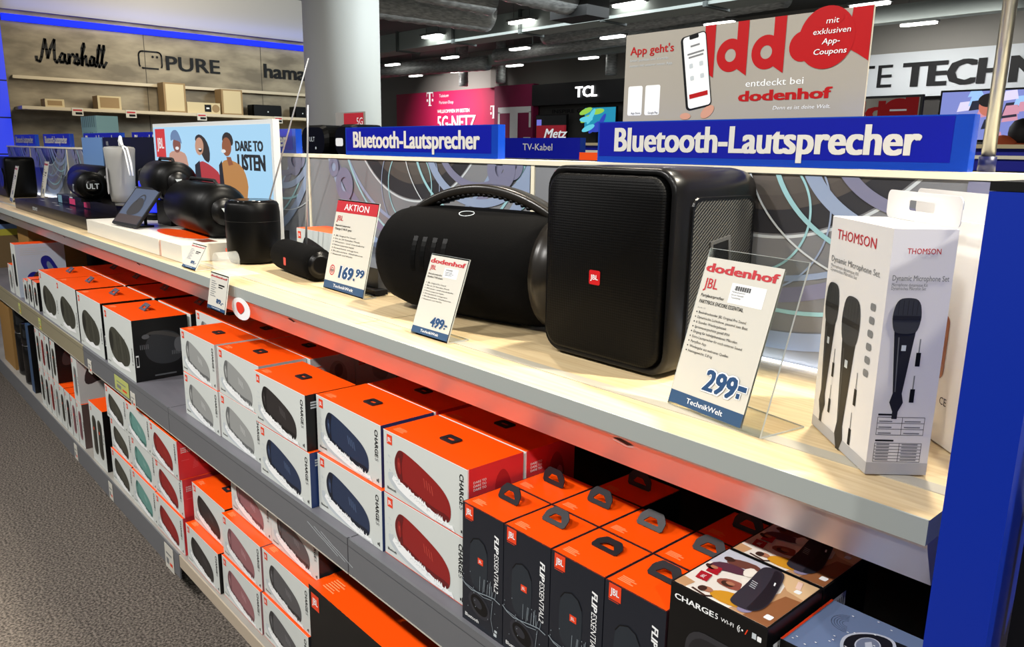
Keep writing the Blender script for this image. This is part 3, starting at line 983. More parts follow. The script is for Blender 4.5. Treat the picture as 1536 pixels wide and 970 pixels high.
s0 = shelf_sign(-1.098, 'largest blue Bluetooth-Lautsprecher sign, above the big black party speaker')
for x0, lab in ((-2.105, 'blue Bluetooth-Lautsprecher sign left of the TV-Kabel sign'), (-3.12, 'blue Bluetooth-Lautsprecher sign partly hidden by the bright advert screen'), (-4.145, 'far blue Bluetooth sign just left of the bright advert screen'),
                (-5.03, 'far blue Bluetooth sign behind the black display board'), (-6.04, 'far blue Bluetooth sign, second from the left end'), (-6.98, 'far blue Bluetooth sign at the left end of the panel')):
    tag(dup(s0, (x0, 1.215, 1.4115)), lab, 'sign', 'blue Bluetooth-Lautsprecher signs')

pr = M('poster_red', (178, 14, 20), 0.5, spec=0.2)
pg = M('poster_grey', (164, 158, 146), 0.6)
po = tag(empty('poster', (-1.06, 1.245, 1.412)), 'large grey poster with red letters and a phone above the right Bluetooth sign', 'poster')
mb = MB().box(0, 0, 0, 0.487, 0.004, 0.244, pg)
f = front(mb, 0, 0, 0.085, 0.0003)     # visible band: z 0 .. 0.159
f.text("App geht's", 0.012, 0.121, 0.0155, pr, 2, width=0.105, bold=0.02)
f.text('Smart punkten und Vorteile', 0.012, 0.108, 0.0052, splash2, 2, width=0.093)
f.text('nutzen mit unserer neuen App.', 0.012, 0.098, 0.0052, splash2, 2, width=0.104)
for x0, t in ((0.011, 'App Store'), (0.054, 'Google Play')):
    f.rrect(x0, 0.006, x0 + 0.036, 0.062, 0.004, splash, 1)
    f.text(t, x0 + 0.009, 0.0085, 0.0042, ink, 2, width=0.024)
for x0, wd in ((0.185, 0.022), (0.214, 0.060), (0.284, 0.060)):
    # big round letters d
    if wd > 0.03:
        f.ring(x0 + 0.026, 0.104, 0.011, 0.028, pr, 2, 40)
    f.poly([(x0 + wd - 0.022, 0.159), (x0 + wd, 0.159), (x0 + wd + 0.0, 0.068), (x0 + wd - 0.022, 0.082)], pr, 3)
f.oval(0.376, 0.108, 0.024, 0.024, pr, 3)
f.oval(0.415, 0.118, 0.047, 0.048, pr, 4, 40)
f.oval(0.412, 0.146, 0.03, 0.0127, pr, 5)
f.poly([(0.455, 0.159), (0.4865, 0.159), (0.4865, 0.078), (0.468, 0.09), (0.45, 0.1)], pr, 3)
for i, (t, ww, it) in enumerate((('mit', 0.021, .1), ('exklusiven', 0.062, .1), ('App-', 0.03, .15), ('Coupons', 0.055, .15))):
    f.text(t, 0.424, 0.139 - 0.0155 * i, 0.0092, splash, 8, width=ww, align='c', shear=it, bold=0.015 if i > 1 else 0)
f.text('entdeckt bei', 0.275, 0.049, 0.012, splash, 2, width=0.108, bold=0.012)
f.text('dodenhof', 0.262, 0.025, 0.018, pr, 2, width=0.172, bold=0.045)
f.text('Denn es ist deine Welt.', 0.331, 0.009, 0.0066, splash, 2, width=0.102, shear=0.2)
# phone printed on the poster, held by finger tips
skin = M('print_skin', (206, 150, 124), 0.6)


def RQ(pts, a, cx, cy):
    c, d = math.cos(a), math.sin(a)
    return [(cx + x * c - y * d, cy + x * d + y * c) for x, y in pts]


A_ = 0.17
PX_, PY_ = 0.171, 0.081
f.poly(RQ(rr2(-0.029, -0.066, 0.027, 0.067, 0.008), A_, PX_, PY_), ink, 4)
f.poly(RQ(rr2(-0.0235, -0.0635, 0.0255, 0.065, 0.006), A_, PX_, PY_), splash, 5)
f.poly(RQ(rr2(-0.009, 0.0585, 0.011, 0.0655, 0.002), A_, PX_, PY_), ink, 6)
f.poly(RQ([(-0.019, -0.046), (0.021, -0.046), (0.021, -0.038), (-0.019, -0.038)], A_, PX_, PY_), pr, 6)
for j, (xa, ya, xb) in enumerate(((-0.008, 0.045, 0.012), (-0.016, 0.032, 0.02), (-0.014, 0.026, 0.018))):
    f.poly(RQ([(xa, ya), (xb, ya), (xb, ya + 0.003), (xa, ya + 0.003)], A_, PX_, PY_), greytxt, 6)
for q in range(4):
    xa, ya = (-0.014, 0.008)[q % 2], (0.008, -0.014)[q // 2]
    f.poly(RQ(rr2(xa, ya, xa + 0.008, ya + 0.008, 0.002), A_, PX_, PY_), splash2, 6)
f.oval(0.2, 0.009, 0.016, 0.009, skin, 3, rot=0.6)
f.oval(0.152, 0.002, 0.012, 0.006, skin, 3)
mb.build('printed_sheet', po)
MB().box(0.02, 0.0045, 0, 0.05, 0.03, 0.02, clear_pl).box(0.43, 0.0045, 0, 0.46, 0.03, 0.02, clear_pl).build('clip_feet', po)

r = tag(empty('steel_pole', (-0.397, 1.272, 1.4115)), 'brushed steel pole rising behind the right end of the large Bluetooth sign', 'pole')
MB().lathe([(0.0092, 0.018), (0.0092, 1.1)], M('brushed_steel', (160, 158, 150), 0.35, metal=0.8), 20).build('tube', r)
MB().lathe([(0.0115, 0), (0.0115, 0.022)], M('pole_foot_blue', (16, 22, 70), 0.4), 20).build('foot', r)


# ------------------------------------------------------------------ cartons
def jbl(f, x, y, s, k=2, bg=redlogo, fg=splash):
    f.rect(x, y, x + s * 1.05, y + s * 1.15, bg, k)
    f.text('JBL', x + s * .14, y + s * .36, s * .5, fg, k + 1, width=s * .76, bold=0.03)


SPK = {'red': ((140, 24, 22), (98, 16, 18), (176, 60, 50)), 'blue': ((34, 48, 76), (16, 22, 38), (78, 96, 128)), 'black': ((42, 38, 38), (20, 18, 18), (84, 80, 80)),
       'camo': ((150, 152, 150), (100, 102, 102), (196, 198, 196)), 'teal': ((98, 148, 140), (58, 104, 98), (150, 190, 182)), 'pink': ((146, 98, 102), (104, 66, 72), (190, 150, 152)),
       'grey': ((82, 82, 84), (46, 46, 48), (122, 122, 124)), 'olive': ((62, 62, 52), (34, 34, 28), (96, 96, 84))}
SIDE = {'red': redcard, 'blue': bluecard, 'black': black, 'camo': M('carton_pale', (206, 204, 202), 0.45), 'teal': M('carton_teal', (40, 92, 96), 0.4), 'pink': pinkcard, 'grey': M('carton_charcoal', (46, 46, 50), 0.4), 'olive': black}


def spk_mats(c):
    a, b, d = SPK[c]
    return M('print_%s_body' % c, a, 0.5), M('print_%s_dark' % c, b, 0.5), M('print_%s_light' % c, d, 0.5)


def capsule_print(f, w_, h_, c, k=2):
    body, dk, lt = spk_mats(c)
    P_ = lambda pts: [(x * w_, (1 - y) * h_) for x, y in pts]
    out = smooth_loop([(.205, .20), (.165, .30), (.14, .42), (.155, .58), (.21, .71), (.30, .79), (.41, .845), (.59, .915), (.74, .935), (.815, .88), (.825, .68), (.79, .55), (.70, .43), (.48, .295), (.30, .215)], 2)
    f.poly(P_(out), body, k)
    f.poly(P_(smooth_loop([(.205, .205), (.167, .30), (.145, .42), (.16, .57), (.21, .69), (.255, .70), (.235, .52), (.24, .36), (.265, .22)], 2)), dk, k + 1)
    f.poly(P_(smooth_loop([(.19, .33), (.175, .43), (.185, .53), (.215, .60), (.235, .54), (.225, .42), (.215, .33)], 2)), body, k + 2)
    f.poly(P_([(.196, .40), (.216, .41), (.211, .52)]), lt, k + 3)
    for i, (x, y) in enumerate(((.505, .44), (.535, .455), (.565, .475), (.595, .495))):
        f.poly(P_([(x, y), (x + .012, y + .006), (x + .030, y + .14), (x + .018, y + .135)]), lt, k + 1)
    f.poly(P_(smooth_loop([(.23, .64), (.40, .73), (.6, .80), (.80, .80), (.81, .88), (.735, .93), (.59, .91), (.41, .845), (.29, .78)], 1)), dk, k + 1)
    rnd = random.Random(3)
    top = []
    n = 64
    for i in range(n + 1):
        q = i / n
        x = .13 + .72 * q
        y = .66 + .27 * min(1, q * 1.15) ** .9 - (.012 + .055 * rnd.random() ** 2.2 if i % 2 else .02 * rnd.random())
        top.append((x, y))
    low = [(.87, .985), (.80, .97), (.62, .975), (.45, .93), (.3, .88), (.19, .82), (.11, .72)]
    f.poly(P_(top + low), splash, k + 3)
    for i in range(16):
        q = rnd.random()
        x, y = .14 + .68 * q, .70 + .26 * min(1, q * 1.15) ** .9 + .03 * rnd.random()
        f.line(P_([(x, y), (x + .02 * rnd.random(), y - .05 * rnd.random()), (x + .04, y - .02)]), w_ * .003, splash2, k + 4)
    f.poly(P_(smooth_loop([(.05, .62), (.13, .66), (.2, .8), (.4, .92), (.62, .97), (.85, .985), (.87, .99), (.5, .985), (.2, .92), (.06, .78)], 1)), M('print_mist', (190, 198, 202), 0.45), k - 1)
    for i in range(9):
        f.oval(w_ * (.04 + .1 * rnd.random()), h_ * (.22 + .5 * rnd.random()), w_ * .008, h_ * .012, splash2, k, 8)


def charge_carton(c):
    W, D, H = 0.2535, 0.1245, 0.1265
    sm = SIDE[c]
    mb = MB().box(0, 0, 0, W, D, H, sm, front=white, top=orange, back=white, left=sm)
    f = front(mb, 0, 0, 0)
    f.line([(0, H - 0.0006), (W, H - 0.0006)], 0.0014, splash, 1)
    if c in ('red', 'black', 'pink', 'grey'):
        f.line([(0, 0.0006), (W, 0.0006)], 0.0012, redlogo, 1)
    jbl(f, W * .045, H * .80, 0.0165)
    capsule_print(f, W, H, c)
    f.text('CHARGE', W * .915, H * .90, 0.0115, ink, 2, width=0.056, bold=0.03, rot=-PI / 2)
    f.text('5', W * .915, H * .90 - 0.058, 0.0115, greytxt, 2, rot=-PI / 2)
    f.text('Bluetooth', W * .04, H * .085, 0.0055, ink, 2, bold=0.02)
    f.rect(W * .93, H * .06, W * .945, H * .10, ink)
    f.rect(W * .95, H * .05, W * .962, H * .12, ink)
    t = topf(mb, 0, 0, H)
    for i in range(4):
        t.rect(0.014, 0.012 + i * 0.004, 0.046 - 0.004 * (i % 2), 0.014 + i * 0.004, lorange)
    r_ = rightf(mb, W, 0, 0)
    if c == 'red':
        lt, md = M('print_rose', (232, 110, 116), 0.45), M('print_crimson', (176, 32, 42), 0.45)
        r_.line([(0.001, 0), (0.001, H)], 0.002, splash)
        r_.poly(smooth_loop([(.062, .05), (.058, .09), (.075, .113), (.092, .095), (.1, .06), (.09, .035), (.075, .035)], 2), md, 2)
        r_.oval(.085, .06, .009, .02, lt, 3)
        for i in range(3):
            r_.text('DARE TO', 0.012, 0.098 - i * 0.0065, 0.0045, splash, 2, width=0.028, bold=0.02)
        for i in range(7):
            r_.line([(.044 + .004 * i * .3, .03 + i * .005), (.062, .033 + i * .005)], 0.0012, lt, 2)
        r_.rect(.012, .06, .035, .0615, lt, 2)
    elif c == 'camo':
        lt, md = M('print_pale_dark', (120, 116, 116), 0.45), M('print_pale_mid', (170, 168, 168), 0.45)
        r_.poly(smooth_loop([(.05, .05), (.05, .095), (.07, .115), (.095, .1), (.105, .065), (.09, .03)], 2), md, 2)
        r_.oval(.078, .085, .012, .018, lt, 3)
        for i in range(3):
            r_.rect(.01, .1 - i * .006, .03, .1035 - i * .006, redlogo, 2)
    else:
        for i in range(3):
            r_.rect(.012, H - .02 - i * .006, .034, H - .0165 - i * .006, splash2, 2)
    b = mb.build('speaker_carton')
    hp = rr2(-0.019, -0.0135, 0.019, 0.0135, 0.004, 2)
    hh = [(x * .55, y * .32) for x, y in hp]
    MB().plate(hp, 0.0006, 0.0028, handle_m, None, hh).build('carry_handle', b, (W * .5, D * .5, H))
    return b


CH = {c: charge_carton(c) for c in SPK}
USED = set()
G_CH = 'white cartons with lying speaker pictures'


def put(proto, key, loc, label, cat, group, rz=None, z_eps=0.0006):
    loc = (loc[0], loc[1], loc[2] + z_eps)
    if key not in USED:
        USED.add(key)
        o = proto
        o.location = loc
        if rz is not None:
            o.rotation_euler = (0, 0, rz)
    else:
        o = dup(proto, loc, rz)
    return tag(o, label, cat, group)


def charge(c, x, y, z, label, rz=None):
    return put(CH[c], 'ch' + c, (x, y, z), label, 'box', G_CH, rz)


HC = 0.1275
Z2 = ZM + HC
charge('red', -1.190, 0.748, ZM, 'lower white carton with red speaker picture left of the dark upright cartons')
charge('red', -1.188, 0.748, Z2, 'upper white carton with red speaker picture left of the dark upright cartons')
charge('red', -1.186, 0.876, ZM, 'lower red-sided carton in the row behind the red speaker cartons')
charge('red', -1.186, 0.876, Z2, 'upper red-sided carton in the row behind the red speaker cartons')
charge('blue', -1.447, 0.744, ZM, 'lower carton with blue speaker picture directly left of the red speaker cartons')
charge('blue', -1.458, 0.752, Z2, 'upper carton with blue speaker picture directly left of the red speaker cartons')
charge('red', -1.447, 0.879, ZM, 'lower carton in the row behind the blue speaker stack')
charge('red', -1.457, 0.879, Z2, 'upper orange-topped carton in the row behind the blue speaker stack')
charge('blue', -1.706, 0.728, ZM, 'carton with blue speaker picture lying under the brown-black one')
charge('black', -1.716, 0.728, Z2, 'carton with brown-black speaker picture on top of a blue one')
charge('camo', -1.998, 0.749, ZM, 'lower carton with pale grey speaker picture, right one of the pale pair')
charge('camo', -1.992, 0.749, Z2, 'upper carton with pale grey speaker picture, right one of the pale pair')
charge('camo', -2.256, 0.746, ZM, 'lower carton with pale grey speaker picture beside the empty shelf stretch')
charge('camo', -2.262, 0.748, Z2, 'upper carton with pale grey speaker picture beside the empty shelf stretch')
for i, x_ in enumerate((-2.49, -2.233, -1.975)):
    charge('camo', x_, 0.876, ZM, 'lower pale-sided carton, %s from the left in the row behind the pale stack' % ORD[i])
    charge('camo', x_, 0.876, Z2, 'upper pale-sided carton, %s from the left in the row behind the pale stack' % ORD[i])
charge('camo', -1.975, 1.003, ZM, 'lower pale-sided carton at the very back behind the pale stack')
charge('camo', -1.975, 1.003, Z2, 'upper pale-sided carton at the very back behind the pale stack')

# bottom shelf
B1, B2, B3 = ZB, ZB + HC, ZB + 2 * HC
NM = ('bottom', 'middle', 'top')
for c, x_, y_, dx, dy, what in (('grey', -1.786, 0.745, 0.0, 0.035, 'dark grey speaker picture stack beside the big black carton'), ('pink', -2.045, 0.742, 0.0, 0.04, 'pink speaker picture stack'),
                                ('red', -2.590, 0.734, 0, 0, 'red speaker picture stack on the bottom shelf'), ('teal', -2.850, 0.736, 0, 0, 'teal speaker picture stack'), ('olive', -3.112, 0.738, 0, 0, 'black speaker picture stack beside the tall narrow cartons')):
    for k in range(3):
        charge(c, x_ + (dx if k == 2 else 0.003 * (k == 1)), y_ + (dy if k == 2 else 0.006 * (k == 1)), ZB + k * HC, '%s carton of the %s' % (NM[k], what))
for k in range(2):
    charge('black', -2.306 - 0.0 * k, 0.734 + 0.028 * k, ZB + k * HC, '%s carton of the two-high black speaker picture stack on the bottom shelf' % ('lower', 'upper')[k])
charge('red', -2.590, 0.869, B1, 'bottom carton of the rear red stack on the bottom shelf')
charge('red', -2.590, 0.869, B2, 'middle carton of the rear red stack on the bottom shelf')
charge('red', -2.590, 0.869, B3, 'top carton of the rear red stack on the bottom shelf')


# larger cartons with round speaker pictures (middle shelf, left)
def xtreme_carton():
    W, D, H = 0.326, 0.178, 0.2085
    mb = MB().box(0, 0, 0, W, D, H, black, front=white, top=orange, back=white)
    f = front(mb, 0, 0, 0)
    f.line([(0, H - 0.0008), (W, H - 0.0008)], 0.002, splash, 1)
    jbl(f, W * .05, H * .83, 0.02)
    body, dk, lt = spk_mats('olive')
    f.poly([(x * W, (1 - y) * H) for x, y in smooth_loop([(.24, .30), (.15, .42), (.14, .62), (.22, .78), (.4, .86), (.62, .86), (.80, .80), (.87, .66), (.84, .5), (.70, .38), (.5, .31), (.36, .27)], 2)], body, 2)
    f.poly([(x * W, (1 - y) * H) for x, y in smooth_loop([(.22, .34), (.16, .45), (.16, .62), (.24, .74), (.3, .6), (.3, .42)], 2)], dk, 3)
    for i in range(6):
        f.line([(W * (.36 + .07 * i), H * .62), (W * (.40 + .07 * i), H * .22)], 0.0025, lt if i % 3 == 0 else dk, 3)
    f.poly([(x * W, (1 - y) * H) for x, y in ((.2, .84), (.3, .82), (.42, .85), (.55, .82), (.66, .86), (.8, .82), (.86, .88), (.5, .92), (.25, .9))], splash, 4)
    f.text('XTREME 4', W * .93, H * .55, 0.010, ink, 2, width=0.06, bold=0.02, rot=-PI / 2)
    f.text('Bluetooth', W * .04, H * .06, 0.006, ink, 2)
    t = topf(mb, 0, 0, H)
    for i in range(4):
        t.rect(0.02, 0.015 + i * 0.005, 0.06 - 0.006 * (i % 2), 0.0175 + i * 0.005, lorange)
    s = rightf(mb, W, 0, 0)
    g1, g2, g3 = M('print_dark_grey', (44, 46, 50), 0.4), M('print_mid_grey', (92, 94, 98), 0.4), M('print_soft_grey', (68, 66, 64), 0.4)  # printed greys of the speaker picture
    s.poly(smooth_loop([(.03, .09), (.045, .15), (.09, .17), (.15, .15), (.165, .09), (.14, .05), (.07, .05)], 2), g1, 2)
    s.poly(smooth_loop([(.03, .155), (.07, .17), (.14, .15), (.165, .12), (.15, .13), (.08, .155)], 2), g3, 3)
    s.oval(.145, .11, .016, .026, g2, 4)
    s.oval(.04, .15, .012, .008, g2, 4)
    for i in range(5):
        s.rect(.02 + i * .006, .108, .023 + i * .006, .124, g2, 3)
        s.rect(.12 + i * .006, .078, .123 + i * .006, .092, g2, 3)
    s.rect(.005, .05, .014, .09, splash, 3)
    s.rect(.006, .055, .013, .085, ink, 4)
    s.rect(.06, .012, .13, .017, g2, 3)
    b = mb.build('speaker_carton')
    hd = MB()
    hp = [(-0.03, 0), (0.03, 0), (0.026, 0.03), (-0.026, 0.03)]
    hd.plate(hp, -0.0015, 0.0015, M('handle_grey', (84, 84, 96), 0.4), Matrix.Rotation(math.radians(38), 4, 'X'), [(x * .5, 0.008 + y * .3) for x, y in hp])
    hd.build('carry_handle', b, (W * .5, D * .46, H + 0.0012))
    return b


XT = xtreme_carton()
for i, (x_, y_) in enumerate(((-2.985, .727), (-3.352, .729), (-3.705, .731), (-4.035, .733))):
    put(XT, 'xt', (x_, y_, ZM), 'large orange-topped black speaker picture carton, %s from the right in the front row' % ORD[i], 'box', 'large black speaker picture cartons')
for i, (x_, y_) in enumerate(((-2.975, .914), (-3.345, .914), (-3.70, .914), (-4.03, .914))):
    put(XT, 'xt', (x_, y_, ZM), 'large orange-topped carton, %s from the right in the second row' % ORD[i], 'box', 'large black speaker picture cartons')


# slim upright white cartons
def slim_carton(c, W=0.094, D=0.20, H=0.185, two=False):
    sm = M('carton_mocha', (92, 74, 70), 0.4) if c in ('pink', 'red') else (SIDE['camo'] if c == 'camo' else black)
    mb = MB().box(0, 0, 0, W, D, H, sm, front=white, top=orange, back=white)
    f = front(mb, 0, 0, 0)
    body, dk, lt = spk_mats(c)
    jbl(f, W * .1, H * .86, 0.013)
    for cx in ((.3, .7) if two else (.5,)):
        rx = W * (.15 if two else .24)
        f.poly(rr2(W * cx - rx, H * .14, W * cx + rx, H * .80, rx * .95), body, 2)
        f.poly(rr2(W * cx - rx * .3, H * .2, W * cx + rx * .9, H * .76, rx * .5), dk, 3)
        f.rect(W * cx - rx * .5, H * .55, W * cx - rx * .1, H * .6, redlogo, 4)
    f.text('FLIP 6', W * .9, H * .6, 0.008, ink, 2, width=0.04, bold=0.02, rot=-PI / 2)
    s = rightf(mb, W, 0, 0)
    s.poly(smooth_loop([(.02, .07), (.03, .15), (.09, .17), (.17, .12), (.17, .08), (.1, .1)], 2), M('print_mocha_dark', (56, 44, 44), 0.45), 2)
    s.oval(.08, .12, .014, .02, ink, 3)
    return mb.build('slim_carton')


SL = {}


def slim(c, x, y, z, label, two=False, H=0.185, W=0.094, D=0.2):
    k = (c, two, H, W)
    if k not in SL:
        SL[k] = slim_carton(c, W, D, H, two)
    put(SL[k], ('sl',) + k, (x, y, z), label, 'box', 'slim upright speaker cartons')


xs0 = -4.30
lowc = ('olive', 'black', 'red', 'camo', 'olive', 'black', 'pink', 'pink')
for i, c in enumerate(lowc):
    slim(c, xs0 + i * 0.1005, 0.735, ZB, 'slim upright white carton, %s from the left in the bottom row' % ORD[i], H=0.195)
slim('olive', -3.375, 0.735, ZB, 'taller white carton with two speaker pictures beside the black speaker stack', two=True, H=0.25, W=0.195, D=0.13)
for i, (c, x_) in enumerate((('olive', -4.30), ('red', -4.20), ('black', -4.10), ('olive', -3.985))):
    slim(c, x_, 0.735, ZB + 0.1962, 'slim upright white carton, %s from the left in the upper row' % ORD[i], H=0.195)
slim('camo', -3.60, 0.735, ZB + 0.1962, 'single slim pale carton standing alone on the bottom row', H=0.195, W=0.09)
# small ones on the middle shelf
for i, x_ in enumerate((-4.44, -4.33, -4.215)):
    slim('black', x_, 0.735, ZM, 'small orange-topped white carton, %s from the left on the middle shelf' % ORD[i], H=(0.115, 0.135, 0.135)[i], W=0.095, D=0.15)
mb = MB().box(0, 0, 0, 0.11, 0.22, 0.27, M('carton_ice', (196, 208, 224), 0.45), front=white, top=orange)
s = rightf(mb, 0.11, 0, 0)
bl1, bl2 = M('print_ultra_blue', (26, 34, 140), 0.4), M('print_steel', (120, 140, 168), 0.4)
s.poly(smooth_loop([(.03, .03), (.035, .10), (.06, .13), (.09, .125), (.12, .08), (.13, .03)], 2), bl1, 2)
s.poly(smooth_loop([(.055, .04), (.07, .09), (.09, .09), (.10, .04)], 2), bl2, 3)
s.poly(smooth_loop([(.105, .17), (.11, .2), (.135, .21), (.16, .19), (.20, .09), (.19, .05), (.16, .05), (.13, .11)], 2), bl1, 3)
s.poly(smooth_loop([(.13, .15), (.135, .18), (.15, .17), (.18, .09), (.165, .08)], 2), bl2, 4)
for i in range(4):
    s.rect(.02, .245 - i * .01, .14 - .03 * (i % 2), .249 - i * .01, splash2, 2)
f = front(mb, 0, 0, 0)
f.poly(rr2(.03, .05, .08, .22, .024), ink, 2)
tag(mb.build('tall_carton', None, (-4.66, 0.735, ZM + 0.0006)), 'tall pale blue carton with blue speaker pictures on its side', 'box')
slim('camo', -4.80, 0.735, ZM, 'small pale carton at the left of the tall pale blue carton', H=0.15, W=0.1)


# dark upright cartons
def flip_carton():
    W, D, H = 0.1008, 0.1015, 0.2105
    mb = MB().box(0, 0, 0, W, D, H, navy, top=orange)
    f = front(mb, 0, 0, 0)
    jbl(f, W * .07, H * .885, 0.020)
    f.rect(W * .07, H * .873, W * .24, H * .877, redlogo)
    sb, sd = M('print_navy_speaker', (40, 46, 53), 0.4, spec=0.3), M('print_navy_dark', (10, 11, 14), 0.4, spec=0.3)
    f.poly(smooth_loop([(.2, .36), (.19, .66), (.26, .74), (.42, .765), (.56, .74), (.64, .67), (.62, .36)], 2) and [(x * W, y * H) for x, y in smooth_loop([(.19, .34), (.19, .66), (.25, .735), (.42, .765), (.57, .735), (.64, .66), (.62, .34)], 2)], sb, 2)
    f.line([(x * W, y * H) for x, y in ((.21, .69), (.28, .738), (.42, .763), (.55, .738), (.62, .68))], 0.0016, sd, 3)
    f.rect(W * .40, H * .555, W * .53, H * .605, redlogo, 3)
    f.text('JBL', W * .42, H * .57, 0.005, splash, 4, width=0.008)
    f.oval(W * .44, H * .20, W * .28, H * .095, M('print_navy_mid', (40, 42, 50), 0.4), 2, rot=-0.35)
    f.oval(W * .44, H * .205, W * .22, H * .072, sd, 3, rot=-0.35)
    f.oval(W * .40, H * .215, W * .12, H * .035, M('print_navy_mid', (40, 42, 50), 0.4), 4, rot=-0.35)
    sp = M('print_splash', (138, 150, 158), 0.4)
    rnd = random.Random(5)
    f.line([(W * x, H * y) for x, y in ((.0, .345), (.1, .315), (.25, .30), (.45, .315), (.6, .33), (.8, .345), (.95, .33))], 0.0016, sp, 5)
    f.line([(W * x, H * y) for x, y in ((.05, .325), (.3, .315), (.55, .30), (.75, .32))], 0.0010, sp, 5)
    for i in range(9):
        x = .45 + .4 * rnd.random()
        y = .33 + .02 * rnd.random()
        f.line([(W * x, H * y), (W * (x + .03 * rnd.random()), H * (y + .05 + .08 * rnd.random()))], 0.0008, sp, 5)
    f.line([(W * .78, H * .32), (W * .74, H * .16), (W * .8, H * .06)], 0.0008, sp, 5)
    for i in range(14):
        f.oval(W * rnd.random() * .9 + .003, H * (.12 + .35 * rnd.random()), 0.0008, 0.0011, sp, 5, 6)
    f.text('FLIP', W * .80, H * .865, 0.0105, splash, 2, width=0.030, bold=0.04, shear=0.2, rot=-PI / 2)
    f.text('ESSENTIAL2', W * .80, H * .865 - 0.0315, 0.0105, splash, 2, width=0.066, shear=0.2, rot=-PI / 2)
    f.text('Bluetooth', W * .08, H * .045, 0.0065, splash, 2, bold=0.02)
    f.rect(W * .80, H * .03, W * .87, H * .055, splash2)
    f.rect(W * .82, H * .065, W * .88, H * .085, splash2)
    t = topf(mb, 0, 0, H)
    e = 0.0013
    for a in ((0, 0, W, e), (0, D - e, W, D), (0, 0, e, D), (W - e, 0, W, D)):
        t.rect(*a, navy)
    for i in range(4):
        t.rect(0.010, 0.012 + i * 0.0036, 0.036 - 0.006 * (i % 2), 0.0142 + i * 0.0036, lorange)
    b = mb.build('upright_carton')
    hp = [(-0.021, 0), (0.021, 0), (0.024, 0.003), (0.024, 0.015), (0.022, 0.019), (0.015, 0.027), (0.012, 0.028), (-0.012, 0.028), (-0.015, 0.027), (-0.022, 0.019), (-0.024, 0.015), (-0.024, 0.003)]
    hh = [(x * (.58 if y < .012 else .42), 0.0075 + y * .36) for x, y in hp]
    MB().plate(hp, -0.0009, 0.0009, handle_m, None, hh).build('carry_handle', b, (W * .5, D * .52, H + 0.0012), (math.radians(58), 0, 0))
    return b


FL = flip_carton()
G_FL = 'dark upright cartons with orange tops'
tilt = {(0, 0): 64, (1, 0): 40, (2, 0): 12, (3, 0): 28, (0, 1): 80, (1, 1): 62, (2, 1): 48, (3, 1): 40, (1, 2): 82, (3, 2): 60}
for row in range(3):
    for cidx in range(4):
        if (cidx, row) not in tilt:
            continue
        o = put(FL, 'fl', (-0.9215 + cidx * 0.1027, 0.7275 + row * 0.1035, ZM), 'dark upright carton with orange top, %s from the left in the %s row' % (ORD[cidx], ('front', 'second', 'rear')[row]), 'box', G_FL)
        o.children[0].rotation_euler = (math.radians(tilt[(cidx, row)]), 0, 0)
for cidx in (0, 2):
    dk = MB().box(0, 0, 0, 0.1008, 0.1, 0.12, black)  # darkness of the empty gap is put into a black block
    rightf(dk, 0.1008, 0, 0).rect(.01, .02, .05, .04, redlogo)
    if cidx == 2:
        tag(dk.build('dark_gap_block', None, (-0.9215 + cidx * 0.1027, 0.7275 + 2 * 0.1035, ZM + 0.0006)), 'low black block filling the dark gap of the rear row of dark upright cartons', 'box')


